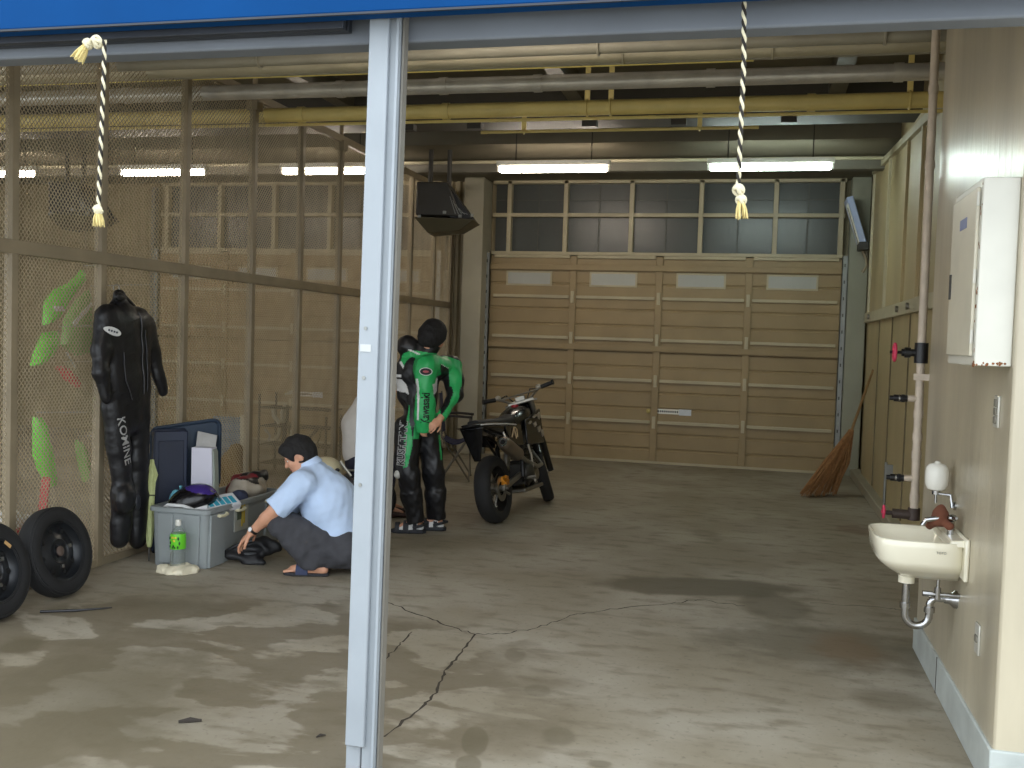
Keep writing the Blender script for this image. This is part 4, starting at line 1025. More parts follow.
def glove_pile():
    sd = Solid(.009).ell((0, 0, 0), (.14, .17, .09), Matrix.Rotation(R(-10), 3, 'Y'), .03).cone((.0, -.1, .05), (.07, .12, .10), .05, .045, .04).cone((-.10, .05, .05), (.06, .16, .09), .05, .04, .03).noise(wrinkle(.008, 34, 9))
    def cls(p, n):
        k = np.zeros(len(p)); k[p[:, 2] > .075+.02*np.sin(p[:, 1]*40)] = 1; k[(p[:, 0] < -.07)] = 2; k[(p[:, 1] > .10)] = 1; k[(p[:, 2] > .10) & (p[:, 1] < .02)] = 2; return k
    o = sd.build('riding_gloves', [M('grey_glove', (172, 162, 146), .7, 0, .15, 14), blackp, M('maroon_leather', (120, 36, 44), .5, 0, .1, 8)], classify=cls, loc=(-3.68, 6.76, .41)); tag(o, 'heap of grey, black and maroon riding gear at the far end of the tote', 'riding gear')
glove_pile()
def teal_item():
    c = Vector((-3.86, 6.12, .40))
    sd = Solid(.006).ell((0, 0, .05), (.035, .03, .045), None, .02).cone((0, 0, .02), (-.05, .02, -.02), .03, .02, .02).cone((.02, 0, .05), (.03, .01, .11), .016, .01, .01).noise(wrinkle(.006, 70, 4))
    o = sd.build('plastic_wrapper', M('teal_plastic', (104, 172, 190), .4, 0, .25, 30), loc=c); tag(o, 'crumpled teal and white wrapper at the left rim of the tote', 'wrapper')
    o = MB().bar((0, 0, 0), (.07, .05, -.10), .03, .02).build('wood_block', M('pale_wood', (190, 164, 140), .7, 0, .1, 8), bevel=.003); o.location = (-3.80, 6.16, .46); tag(o, 'small pale wooden stick beside the teal wrapper in the tote', 'stick')
teal_item()
def white_box():
    c = Vector((-3.86, 6.50, .014)); p0 = aty(193, 487, 6.42); p1 = aty(213, 487, 6.42)
    c = Vector(((p0.x+p1.x)/2, 6.44, .014)); w = (p1.x-p0.x); zt = aty(203, 447, 6.44).z; z2 = aty(200, 432, 6.44).z
    t = thing('white_carton', 'tall white card box with an open grey flap standing behind the helmet', 'box', c, R(10))
    h = zt-.014; hw = w/2
    MB().hexa([(-hw, -.05, 0), (hw*1.1, -.05, 0), (hw*1.1, .05, 0), (-hw, .05, 0)], [(-hw, -.05, h), (hw*.82, -.05, h), (hw*.82, .05, h), (-hw, .05, h)]).build('carton', M('white_card_bright', (218, 216, 228), .7, 0, .03, 5), t)
    MB().hexa([(-hw, .03, h), (hw*.8, .03, h), (hw*.8, .035, h), (-hw, .035, h)], [(-hw, .06, z2-.014), (hw*.75, .07, z2-.04), (hw*.75, .075, z2-.04), (-hw, .065, z2-.014)]).build('flap', M('grey_card', (178, 176, 172), .8), t)
    MB().hexa([(hw*.8, -.04, h*.55), (hw*1.15, -.03, h*.5), (hw*1.15, .05, h*.5), (hw*.8, .05, h*.55)], [(hw*.75, -.04, h), (hw*.95, -.03, h*.96), (hw*.95, .05, h*.96), (hw*.75, .05, h)]).build('side_flap', M('green_grey_card', (160, 168, 158), .8), t)
white_box()
def navy_case():
    a = Vector((-4.115, 6.24, 0)); b = Vector((-3.945, 6.40, 0)); d = (b-a).normalized(); W = (b-a).length; ang = math.atan2(d.y, d.x)
    zt = .90; x_end = aty(220, 440, 6.62); Lw = (Vector((x_end.x, 6.62, 0))-a).dot(d)
    t = thing('navy_case', 'dark navy plastic case with raised lid standing behind the grey tote', 'case', a, ang)
    MB().box((0, 0, 0), (W, .03, zt-.03)).box((0, .03, 0), (.03, .08, zt-.03)).box((W-.02, .03, 0), (W, .08, zt-.03)).box((0, .07, 0), (W, .09, zt-.02)).box((0, 0, 0), (W, .08, .03)).build('body', navy, t, bevel=.012)
    MB().box((.03, -.008, .1), (W-.03, 0, zt-.1)).build('front_panel', M('navy_panel', (26, 34, 54), .55, 0, .1, 5), t, bevel=.004)
    P = []
    x0, x1, z0, z1, r = .0, Lw, .44, zt+.035, .05
    for cx, cz, a0 in ((x1-r, z1-r, 0), (x0+r, z1-r-.05, PI/2), (x0+r, z0+r, PI), (x1-r, z0+r, 1.5*PI)):
        for k in range(6): q = a0+PI/2*k/5; P.append(Vector((cx+r*math.cos(q),   .093, cz+r*math.sin(q))))
    lid = MB().prism(P, (0, .03, 0)).build('lid', M('navy_lid', (34, 52, 72), .5, 0, .1, 5), t, bevel=.008)
    MB().tube([p+Vector((0, -.004, 0)) for p in P], .014, 8, closed=True).build('lid_rim', M('navy_lid', (34, 52, 72), .5, 0, .1, 5), lid)
navy_case()

# ================================================================== bottle on a crumpled bag
def bottle():
    p = atz(177, 571); p = Vector((-3.70, 5.735, 0)); p = atz(177.5, 572)
    sd = Solid(.006).ell((0, 0, .0), (.14, .10, .035), None, .02).ell((.06, .03, .02), (.07, .06, .03), None, .03).ell((-.07, -.02, .015), (.07, .05, .03), None, .03).ell((.02, -.06, .015), (.07, .04, .025), None, .03).noise(wrinkle(.006, 45, 11)).noise(wrinkle(.003, 110, 12)).minus_half((0, 0, 0), (0, 0, -1))
    o = sd.build('plastic_bag', M('cream_bag', (220, 212, 186), .45, 0, .06, 20), loc=p); tag(o, 'crumpled cream plastic bag on the floor under the green-labelled bottle', 'bag')
    t = thing('drink_bottle', 'clear plastic bottle with green label and white cap before the tote', 'bottle', p+Vector((0, -.0, .03)))
    pet = M('clear_plastic', (244, 248, 246), .06, 0, .01, 5, trans=.95)
    prof = [(.02, 0), (.042, .003), (.048, .02)]
    for i in range(5): z = .03+i*.016; prof += [(.049, z), (.046, z+.008)]
    prof += [(.049, .118), (.0495, .125), (.0495, .2), (.046, .225), (.032, .252), (.0165, .268), (.0145, .28)]
    inner = [(r-.002, z+.001) for r, z in reversed(prof)]
    MB().lathe(prof+inner, n=28, closed=True).build('bottle_body', pet, t, smooth=60)
    lb = MB().lathe([(.0498, .128), (.0508, .13), (.0508, .185), (.049, .215), (.0470, .228), (.0462, .226), (.0485, .2), (.0498, .185)], n=36, closed=True).build('wrap_label', M('label_green', (104, 204, 44), .4, 0, .06, 10), t)
    mk = MB(); yl = MB()
    for a, z, s in ((-2.3, .2, .011), (-2.1, .17, .012), (-2.2, .145, .01), (-1.0, .2, .011), (-.85, .168, .012), (-1.05, .142, .01), (-1.6, .15, .007), (-1.75, .14, .006), (-1.45, .14, .006)):
        rr_ = .0512; mk.ell((math.cos(a)*rr_, math.sin(a)*rr_, z), (.006, .004, s))
    for a, z in ((-1.75, .205), (-1.55, .185), (-1.35, .205)): yl.ell((math.cos(a)*.0505, math.sin(a)*.0505, z), (.009, .004, .008))
    mk.build('label_lettering', M('label_dark_green', (24, 70, 34), .5), lb); yl.build('label_blossom', M('label_yellow', (222, 198, 62), .5), lb)
    MB().lathe([(.0175, .278), (.0185, .28), (.0185, .312), (.017, .316), (0, .316)], n=28).build('cap', white, t)
bottle()

# ================================================================== black tool pouch on the floor
def pouch():
    p = atz(248, 562); fr = Frame(p); L = lambda x, y, dv=0: fr.p(x, y, dv*.5-.04)
    sd = Solid(.008)
    sd.cone(L(229, 553, .05), L(262, 545, .12), .035, .045, .04).cone(L(230, 556, 0), L(252, 560, -.02), .028, .035, .03).cone(L(252, 558, .02), L(276, 546, .15), .035, .04, .04).cone(L(250, 547, .1), L(262, 543, .14), .04, .04, .03).cone(L(240, 566, -.06), L(262, 563, -.05), .022, .024, .03)
    sd.noise(wrinkle(.007, 40, 13)).minus_half((0, 0, .002), (0, 0, -1))
    sd.minus_ell(L(251, 553, .0)+Vector((0, 0, .025)), (.075, .04, .028), None, .02)
    t = sd.build('tool_bag', M('black_nylon', (30, 30, 32), .55, 0, .2, 25), loc=p); t.rotation_euler = (0, 0, YAW); tag(t, 'flat black open bag on the floor under the crouching man’s hand', 'bag')
    MB().tube([L(224, 553, .03), L(234, 547, .03), L(246, 542, .06), L(256, 541, .08)], .014, 8).tube([L(240, 566, -.06), L(250, 568, -.07), L(264, 564, -.05)], .012, 8).build('strap', blackp, t)
    MB().ell(L(251, 554, .02), (.055, .03, .012)).build('grey_lining', M('lining_grey', (92, 94, 96), .6), t)
    return t
pouch()
# ================================================================== behind the fence
def fairing(name, label, poly, X, mat, thick=.03, extra=None, bulge=.05):
    """a curved moulded panel hung just behind the mesh"""
    c = atx(sum(p[0] for p in poly)/len(poly), sum(p[1] for p in poly)/len(poly), X)
    P = [atx(x, y, X)-c for x, y in poly]; n = len(P); rings = []
    for k, (s, d) in enumerate(((1., -thick), (1., 0), (.82, bulge*.6), (.5, bulge*.95), (.12, bulge))): rings.append([Vector((d, p.y*s, p.z*s)) for p in P])
    rings.insert(0, [Vector((-thick+bulge*.5, p.y*.6, p.z*.6)) for p in P])
    t = MB().loft(rings).build(name, mat, smooth=50); t.location = c; tag(t, label, 'motorcycle fairing')
    top = max(P, key=lambda k: k.z); MB().tube([top*.9+Vector((bulge*.3, 0, 0)), top+Vector((.0, 0, .03)), Vector((XF-.004-c.x, top.y, top.z+.05))], .004, 6).build('wire_hook', steel, t)
    if extra:
        for q, mt, nm in extra:
            Q = [atx(x, y, X)-c+Vector((bulge+.004, 0, 0)) for x, y in q]; MB().prism(Q, (.004, 0, 0)).build(nm, mt, t)
    return t
pale_green = M('pale_green_plastic', (120, 160, 84), .45, 0, .08, 6)
fairing('fairing_panel', 'slender lime green panel topmost behind the mesh, with a white tag', [(46, 325), (47, 303), (56, 290), (72, 283), (84, 270), (86, 276), (72, 296), (62, 306), (54, 322)], -4.62, lime, extra=[([(47, 306), (57, 306), (57, 311), (47, 311)], whitel, 'white_tag')])
fairing('fairing_panel', 'blade-shaped lime green panel behind the mesh at shoulder height', [(33, 366), (38, 349), (46, 333), (58, 331), (58, 344), (50, 358), (40, 366)], -4.62, lime)
fairing('fairing_panel', 'lime green pointed panel low behind the mesh, above the red box', [(36, 430), (36, 417), (43, 418), (42, 432), (49, 444), (53, 466), (56, 486), (50, 488), (41, 470), (36, 455)], -4.62, lime)
fairing('fairing_panel', 'large dull green panel behind the mesh, right beside the black suit', [(64, 345), (67, 318), (76, 303), (90, 290), (92, 352), (78, 356)], -4.75, pale_green, extra=[([(66, 322), (84, 302), (86, 305), (67, 327)], whitel, 'white_stripe')])
fairing('fairing_panel', 'narrow red and white panel behind the mesh below the dull green one', [(58, 367), (64, 366), (76, 380), (80, 388), (68, 380)], -4.70, M('faded_red', (186, 70, 70), .5, 0, .1, 6), extra=[([(58, 352), (61, 352), (70, 366), (68, 369)], whitel, 'white_stripe')])
fairing('fairing_panel', 'dull green sliver behind the mesh beside the second fence post', [(78, 440), (82, 442), (88, 470), (86, 482), (80, 460)], -4.70, pale_green)
def red_crate():
    c = atx(34, 520, -4.7); c.z = 0
    t = thing('red_crate', 'red crate with white lid on the floor behind the mesh and wheels', 'crate', (-4.62, 5.55, 0))
    MB().hexa([(-.2, -.28, 0), (.12, -.28, 0), (.12, .22, 0), (-.2, .22, 0)], [(-.22, -.3, .3), (.14, -.3, .3), (.14, .24, .3), (-.22, .24, .3)]).build('crate_body', M('crate_red', (176, 52, 56), .5, 0, .12, 6), t, bevel=.01)
    MB().box((-.1, -.27, .3), (.1, -.02, .36)).ell((0, -.15, .36), (.09, .12, .05)).build('white_lid', whitel, t)
    MB().bar((.1, .05, .28), (.05, .16, .58), .05, .03).build('red_bar', M('crate_red', (176, 52, 56), .5, 0, .12, 6), t)
red_crate()
def grey_screen():
    p0, p1 = Vector((-4.62, 7.9, 0)), Vector((-4.62, 8.7, 0)); p0 = aty(212, 470, 8.2); p1 = aty(246, 470, 8.2); z1 = aty(214, 416, 8.2).z
    t = thing('slatted_panel', 'blue-grey panel standing behind the mesh, just beyond the navy case', 'panel', (p0.x, 8.2, 0))
    W = p1.x-p0.x
    MB().box((0, 0, 0), (W, .03, z1)).build('panel', M('blue_grey_panel', (104, 116, 124), .5, 0, .1, 4), t, bevel=.004)
    for i in range(9): MB().box((.02, -.012, .08+i*(z1-.14)/8), (W-.02, 0, .11+i*(z1-.14)/8)).build('slat', M('blue_grey_slat', (92, 104, 112), .5), t)
    MB().box((W-.05, -.03, 0), (W, .04, z1+.02)).build('frame', tan_rail, t)
grey_screen()
def sack():
    p = aty(232, 480, 8.0)
    sd = Solid(.014).ell((0, 0, .25), (.17, .16, .27), None, .05).ell((.04, 0, .5), (.08, .08, .12), None, .08).noise(wrinkle(.014, 22, 21)).minus_half((0, 0, 0), (0, 0, -1))
    o = sd.build('brown_sack', M('ochre_sack', (126, 100, 58), .85, 0, .2, 8), loc=(p.x+.05, 7.9, 0)); tag(o, 'ochre sack standing behind the mesh next to the fourth fence post', 'sack')
sack()
def rack():
    Y = 10.2; X = aty(258, 470, Y).x; W = aty(325, 470, Y).x-X; zt = aty(262, 390, Y).z
    t = thing('wire_rack', 'dark wire rack with scrap piled behind the mesh, beyond the crouching man', 'rack', (X, Y, 0))
    dk = M('rack_dark', (74, 72, 62), .5, .3, .2, 6)
    for x in (0, W):
        for y in (0, .4): MB().cyl((x, y, 0), (x, y, zt*(.95 if x == 0 else .72)), .014, 8).build('upright', dk, t)
    for k in range(4):
        z = .12+k*zt*.22; m_ = MB()
        for i in range(9): m_.cyl((0, .4*i/8, z), (W, .4*i/8, z), .006, 6)
        for x in (0, W): m_.cyl((x, 0, z), (x, .4, z), .009, 6)
        m_.build('wire_shelf', dk, t)
    rnd = random.Random(3)
    for i in range(14):
        o = MB(); a = Vector((X+rnd.uniform(.05, W-.05), Y+rnd.uniform(.02, .3), .15+rnd.choice((0, 1, 2))*zt*.22)); ln = rnd.uniform(.1, .22)
        mt = (dk, steel, M('pale_scrap', (176, 170, 150), .6), tan_rail, M('olive_scrap', (98, 92, 56), .8))[i % 5]
        b = a+Vector((rnd.uniform(-.1, .1), rnd.uniform(-.05, .05), ln)); mid = a.lerp(b, .5)+Vector((rnd.uniform(-.05, .05), 0, 0))
        o.tube([a, mid, b], rnd.uniform(.008, .028), 7); q = o.build('scrap_tube', mt, loc=a)
        tag(q, 'bent scrap tube piled in the dark wire rack behind the mesh', 'scrap', 'scrap tubes in the wire rack')
    q0 = aty(283, 386, 10.2); q1 = aty(296, 378, 10.2)
    o = MB().hexa([q0-q0, q0-q0+Vector((.12, -.02, .02)), q0-q0+Vector((.12, .08, .02)), Vector((0, .08, 0))], [Vector((0, 0, .02)), q1-q0, q1-q0+Vector((0, .08, 0)), Vector((0, .08, .02))]).build('paper_sheet', M('pale_scrap', (176, 170, 150), .6)); o.location = (q0.x, 10.25, zt*.95); tag(o, 'pale crumpled sheet lying on top of the dark wire rack', 'sheet')
rack()
def long_tube():
    a = aty(262, 497, 7.6); 
    o = MB().tube([(0, 0, 0), (.05, .1, .35)], .03, 10).build('cardboard_tube', M('tan_card', (176, 160, 124), .8)); o.location = (-4.5, 7.3, 0); tag(o, 'short tan tube leaning behind the mesh near the riding gear', 'tube')
long_tube()

# ================================================================== people
def eyes(parent, c, rot, s=1.):
    for sg in (1, -1):
        p = Vector(c)+rot @ (Vector((.0755, .031*sg, .003))*s)
        e = MB().ell(p, (.011*s, .0125*s, .009*s), rot, 12, 8).build('eye', eye_w, parent)
        MB().ell(p+rot @ (Vector((.0075, 0, 0))*s), (.005*s, .0062*s, .0062*s), rot, 10, 6).build('iris', eye_b, e)
        MB().tube([Vector(c)+rot @ (Vector((.092, sg*(.014+.008*k), .028+.004*math.sin(k*.8)))*s) for k in range(5)], .0042*s, 6).build('eyebrow', hair, parent)
def hair_mesh(parent, c, rot, s=1., long=0., seed=1, amp=.005):
    c = Vector(c); q = lambda a, b, d: c+rot @ (Vector((a, b, d))*s)
    sd = Solid(.007)
    sd.ell(q(-.016, 0, .036), (.112*s, .09*s, .108*s), rot, .02).ell(q(-.05, 0, -.01-long*.3), (.075*s, .08*s, .085*s), rot, .03)
    if long < .01: sd.ell(q(.062, .0, .082), (.045*s, .07*s, .032*s), rot, .03)
    else: sd.ell(q(-.02, 0, .0), (.1*s, .094*s, .1*s), rot, .03)
    for sg in (1, -1): sd.ell(q(-.0, .066*sg, .02), (.05*s, .022*s, .045*s), rot, .02)
    if long < .01:
        for sg in (1, -1): sd.minus_ell(q(.012, .092*sg, -.022), (.036*s, .034*s, .042*s), rot, .01)
    sd.noise(wrinkle(amp*.6, 60, seed)).noise(lambda X, Y, Z: .0016*np.sin(330*(X*.4+Y)+40*Z)+.0012*np.sin(250*(X-Y*.5)-60*Z))
    f = rot @ Vector((.87, 0, -.5)); sd.minus_half(q(.073, 0, .018), f, .012)
    sd.minus_half(q(0, 0, -.085-long), rot @ Vector((.12, 0, -1)), .01)
    return sd.build('hair', hair, parent)

def crouching_man():
    fr = Frame(atz(318, 571)); p = fr.p
    root = thing('person', 'man in a pale blue shirt and charcoal trousers crouching by the grey tote', 'person', fr.O, YAW)
    hd = p(298.5, 456, .0)+Vector((0, .0, .0)); f = Vector((-.84, -.20, -.50)); rot = rot_from(f, Vector((-.45, 0, .9)))
    shL, shR = p(304, 482, -.17), p(310, 480, .17)
    elL, wrL = p(273.5, 511, -.17), p(251, 533, -.13); elR, wrR = p(283, 512, .15), p(258, 527, .06)
    hpL, hpR = p(346, 549, -.09), p(347, 549, .1); knL, knR = p(280.5, 523, -.13), p(291, 520, .17)
    anL, anR = p(316, 563, -.13), p(341, 560, .12)
    for a in (anL, anR): a.z = .085
    sd = Solid(.0075)
    sd.cone(p(344, 540), p(326, 505), .13, .14, .05).cone(p(326, 505), p(311, 480), .14, .11, .05).cone(shL, shR, .06, .06, .05)
    sd.cone(p(312, 475), hd+rot @ Vector((-.03, 0, -.06)), .062, .054, .03)
    add_head(sd, hd, rot, .96)
    for sh, el, wr in ((shL, elL, wrL), (shR, elR, wrR)):
        sd.cone(sh, el, .052, .042, .03).cone(el, el.lerp(wr, .35), .042, .041, .02).cone(el.lerp(wr, .3), wr, .042, .027, .02)
    add_hand(sd, wrL, (p(237, 546, -.10)-wrL), Vector((.35, .25, -.9)), .42, 1)
    add_hand(sd, wrR, (p(245, 539, .02)-wrR), Vector((.35, -.25, -.9)), .42, -1)
    for hp, kn, an, sx in ((hpL, knL, anL, -1), (hpR, knR, anR, 1)):
        sd.cone(hp, kn, .085, .058, .04).cone(kn, kn.lerp(an, .35), .055, .058, .02).cone(kn.lerp(an, .3), an, .058, .036, .03)
        toe = Vector((an.x-.155, an.y-.01*sx, .036)); heel = Vector((an.x+.045, an.y, .045))
        sd.cone(an, heel, .036, .034, .02).cone(heel, Vector((an.x-.06, an.y, .052)), .034, .04, .02).cone(Vector((an.x-.05, an.y, .05)), toe, .04, .027, .02)
        for i in range(5):
            y = toe.y+(i-2)*.0155; ln = (.05, .047, .042, .036, .03)[i if sx < 0 else i]
            sd.cone(Vector((toe.x+.01, y, .034)), Vector((toe.x-ln, y+(i-2)*.003, .027)), .0125, .010, .006)
    def cls(c, n):
        d = (c-np.array(hd)) @ np.array(rot); k = np.zeros(len(c))
        k[(d[:, 0] > .07) & (abs(d[:, 1]) < .023) & (abs(d[:, 2]+.058) < .011)] = 1; return k
    body = sd.build('body', [skin, skin2], root, cls)
    eyes(root, hd, rot, .96); hair_mesh(root, hd, rot, .99, 0., 3, .006)
    # shirt
    s = Solid(.009)
    s.cone(p(316, 482), p(329, 508), .135, .172, .06).cone(p(329, 508), p(342, 543), .172, .165, .06).ell(p(331, 497), (.16, .2, .16), None, .05).cone(shL, shR, .085, .085, .05)
    s.cut_cone(shL+Vector((.02, .02, .02)), shL.lerp(elL, .93), .085, .092, .03).cut_cone(shR+Vector((.02, -.02, .02)), shR.lerp(elR, .93), .085, .092, .03)
    s.cut_cone(p(313, 473), p(308, 463), .085, .064, .02)
    s.noise(wrinkle(.005, 22, 31)).noise(wrinkle(.0025, 55, 32))
    a = p(331, 549); b = p(318, 528); tdir = (p(352, 556)-p(323, 540)); 
    s.minus_half(p(330, 556), Vector((.0, 0, -1)), .01)
    s.minus_half(p(307.5, 462.5), Vector((-.55, 0, .9)), .006)
    shirt = s.build('shirt', shirt_m, root)
    # folded collar
    c0 = p(309.5, 463.5); nrm = Vector((-.5, 0, .87)).normalized(); x, y, _ = frame_of(nrm)
    rings = [[c0+nrm*h+(x*math.cos(a)+y*math.sin(a))*r for a in np.linspace(0, 2*PI, 29)[:-1]] for r, h in ((.062, -.01), (.066, .02), (.07, .024), (.084, -.012), (.086, -.022), (.08, -.02), (.07, .0))]
    MB().loft(rings, cap=False).build('collar', shirt_m, shirt)
    # trousers
    t = Solid(.009)
    t.cone(hpL, hpR, .125, .125, .05).cone(p(342, 541), p(347, 552), .14, .14, .05)
    for hp, kn, an in ((hpL, knL, anL), (hpR, knR, anR)):
        t.cone(hp, kn, .115, .078, .05).cone(kn, kn.lerp(an, .5), .076, .085, .03).cut_cone(kn.lerp(an, .4), an+Vector((0, 0, -.035)), .085, .088, .03)
        t.cone(kn.lerp(an, .55)+Vector((.03, 0, 0)), hp.lerp(an, .45), .075, .09, .05)
    t.noise(wrinkle(.006, 26, 41)).noise(wrinkle(.003, 70, 42)).minus_half((0, 0, .05), (0, 0, -1))
    tr = t.build('trousers', trouser_m, root)
    for k, an in enumerate((anL, anR)):
        nv = M('navy_sandal', (46, 54, 84), .7, 0, .1, 12)
        prof = [(-.215, 0), (-.2, .034), (-.13, .046), (-.03, .04), (.06, .038), (.085, .02), (.088, 0), (.085, -.02), (.06, -.036), (-.03, -.038), (-.13, -.046), (-.2, -.034)]
        sdl = thing('sandal', None, None); sdl.parent = root; sdl.location = (an.x, an.y, 0)
        MB().prism([Vector((x, y, .002)) for x, y in prof], (0, 0, .02)).build('sole', M('sandal_sole', (44, 44, 48), .8), sdl, bevel=.004)
        rings = []
        for x in (-.125, -.10, -.06, -.045):
            rings.append([Vector((x, math.cos(a)*.05, .02+math.sin(a)*(.07 if x > -.1 else .062))) for a in np.linspace(-.1, PI+.1, 14)]+[Vector((x, math.cos(a)*.045, .02+math.sin(a)*(.062 if x > -.1 else .055))) for a in np.linspace(PI+.1, -.1, 14)])
        MB().loft(rings).build('strap', nv, sdl)
    # wrist watch
    d = (wrL-elL).normalized(); x, y, _ = frame_of(d); c = wrL-d*.03
    w = MB().lathe([(.031, -.009), (.0335, -.009), (.0335, .009), (.031, .009)], c, d, 24, closed=True).build('watch_strap', blackp, root)
    nn = Vector((-.35, -.85, .4)); nn = (nn-d*nn.dot(d)).normalized()
    MB().lathe([(.017, 0), (.018, .004), (.016, .009), (0, .009)], c+nn*.030, nn, 18).build('watch_case', chrome, w)
crouching_man()

def standing_rider():
    fr = Frame(atz(418, 533)); p = fr.p
    root = thing('person', 'standing person in green, black and white racing leathers beside the white post', 'person', fr.O, YAW)
    hd = p(433.5, 337.5, .02); f = Vector((.62, .66, -.38)); rot = rot_from(f, Vector((.25, .25, .93)))
    shN, shF = p(426.5, 366, -.15), p(449, 367, .10)
    elN, cuN = p(424, 402, -.20), p(423.5, 433, -.20)
    elF, wrF = p(455, 394, -.02), p(440, 419, -.20)
    hpA, hpB = p(408, 428, -.03), p(426, 428, .07); knA, knB = p(408, 472, -.06), p(434, 472, .08)
    anA, anB = p(416, 521, .0), p(436.5, 513, .14); anA.z = .10; anB.z = .10
    sd = Solid(.009)
    sd.cone(p(418, 415, .02), p(420, 370, .02), .10, .11, .05).cone(shN, shF, .06, .06, .04)
    sd.cone(p(428, 357, .02), hd+rot @ Vector((-.03, 0, -.06)), .062, .055, .03); add_head(sd, hd, rot, .98)
    sd.cone(shN, elN, .05, .04, .02).cone(elN, cuN, .04, .03, .02).cone(shF, elF, .042, .036, .02).cone(elF, wrF, .04, .028, .02)
    add_hand(sd, wrF, p(433, 426, -.25)-wrF, Vector((-.5, .6, -.4)), .75, 1, .95)
    add_hand(sd, cuN+Vector((0, 0, .06)), Vector((0, 0, -1)), Vector((1, 0, 0)), .5, 1, .6)
    for hp, kn, an in ((hpA, knA, anA), (hpB, knB, anB)):
        sd.cone(hp, kn, .075, .05, .03).cone(kn, an, .05, .036, .03).cone(an, an+Vector((-.12, -.02, -.055)), .036, .03, .02).cone(an, an+Vector((.03, 0, -.05)), .036, .034, .02)
    body = sd.build('body', skin, root)
    eyes(root, hd, rot, .98); hair_mesh(root, hd, rot, 1.06, .03, 13, .004)
    # racing suit
    s = Solid(.0075)
    s.cone(p(420, 418, .02), p(420, 396, .02), .135, .125, .05).cone(p(420, 396, .02), p(423, 372, .02), .125, .15, .05).ell(p(415, 372, .02), (.15, .14, .16), None, .05)
    s.cone(p(410, 364, .02), shF, .085, .085, .05).cone(p(405, 372, .02), p(404, 396, .02), .07, .06, .05)
    s.ell(p(407, 345.5, .0), (.085, .085, .082), None, .035).cone(p(410, 350), p(428, 350, .02), .07, .06, .04)
    s.cone(shN, shF, .085, .085, .04).cut_cone(p(424, 356, .02), p(432, 343, .02), .09, .074, .02)                               # collar
    s.cone(shN, shN.lerp(elN, .45), .088, .075, .035).cone(shN.lerp(elN, .45), elN, .066, .075, .02).cone(elN, elN.lerp(cuN, .4), .085, .088, .03).cut_cone(elN.lerp(cuN, .35), cuN, .085, .055, .02)
    s.cone(shF, p(455, 380, .04), .088, .072, .03).cone(p(455, 380, .04), elF, .07, .06, .03).cone(shF, elF, .072, .058, .03).cut_cone(elF, elF.lerp(wrF, .9), .056, .044, .02)
    for hp, kn, an in ((hpA, knA, anA), (hpB, knB, anB)):
        s.cone(hp, kn, .105, .085, .04).cone(kn, kn.lerp(an, .5), .088, .085, .03).cut_cone(kn.lerp(an, .4), an+Vector((0, 0, .0)), .085, .075, .03)
    s.cone(p(398, 440, -.04), p(400, 468, -.06), .035, .04, .04)
    s.noise(wrinkle(.005, 24, 51)).noise(wrinkle(.0025, 60, 52))
    P2 = {}
    def cls(c, n):
        # panels are laid out on the suit by height (z), sideways (u) and front/back (v)
        u, v, z = c[:, 0], c[:, 1], c[:, 2]
        def q(x, y, dv=0.): r = p(x, y, dv); return r.x, r.z
        def poly(pts, dv=0.):
            P = [q(x, y, dv) for x, y in pts]; ins = np.zeros(len(c), bool); j = len(P)-1
            for i in range(len(P)):
                xi, zi = P[i]; xj, zj = P[j]
                cr = ((zi > z) != (zj > z)) & (u < (xj-xi)*(z-zi)/((zj-zi) if zj != zi else 1e-9)+xi); ins ^= cr; j = i
            return ins
        k = np.zeros(len(c)); near = n[:, 1] < .45
        arm = (v < -.085) & near
        tz = near & ~arm
        k[tz & poly([(403, 354), (412, 350), (440, 354), (440, 375), (416, 374), (407, 369), (401, 362)])] = 1
        k[tz & poly([(399.5, 362), (402, 361), (408, 370), (406, 371.5)])] = 2
        k[tz & poly([(396, 374), (404, 374.5), (410, 380), (414.5, 397), (406, 392), (396, 391)])] = 2
        k[tz & poly([(397, 377.2), (404, 377.2), (409, 381.5), (408, 383), (403, 379), (397, 379)])] = 0
        k[near & (u > q(427, 380)[0]) & poly([(428, 379), (437, 378), (436, 392), (432, 398), (428, 396)], -.1)] = 2
        k[near & poly([(436, 360), (439, 359), (450, 366), (450, 369)])] = 2
        g = near & ((u > q(440, 370)[0]) & (z > q(440, 386)[1]) & (z < q(440, 356)[1])); k[g & poly([(433, 357), (446, 356), (462, 362), (462, 388), (450, 386), (449, 368), (437, 360)])] = 1
        k[near & poly([(452, 385), (461, 384), (459, 400), (446, 420), (441, 417), (450, 404), (454, 392)])] = 1
        k[arm & poly([(414, 355), (440, 355), (440, 378), (434, 384), (416, 384), (412, 370)], -.2)] = 1
        k[arm & poly([(417, 378), (432, 378), (434, 396), (440, 405), (441, 420), (434, 440), (412, 440), (416, 400)], -.2)] = 1
        k[arm & poly([(415, 379), (418, 379), (420, 400), (419, 420), (417, 420), (417.5, 400)], -.25)] = 2
        # green flash on the thigh
        k[near & poly([(408.5, 405), (409.5, 405), (409, 420), (412, 432), (412.5, 446), (408, 466), (403, 468), (405, 450), (403.5, 438), (406, 424)], -.12)] = 1
        k[near & poly([(437.5, 436), (439, 436), (441.5, 461), (440, 461)], -.05)] = 1
        # collar edge
        k[poly([(421, 338), (424, 336.5), (436, 346), (433.5, 347.5)])] = 2
        k[near & poly([(408, 349.5), (410, 348.8), (421, 353.6), (420, 355)])] = 2
        return k
    suit = s.build('racing_suit', [black, green, whitel], root, cls)
    bv = bvh_of(suit)
    def on(u, z, lift=.004):
        h = bv.ray_cast(Vector((u, -1.5, z)), Vector((0, 1, 0)))[0]
        return Vector((u, (h.y if h else 0)-lift, z))
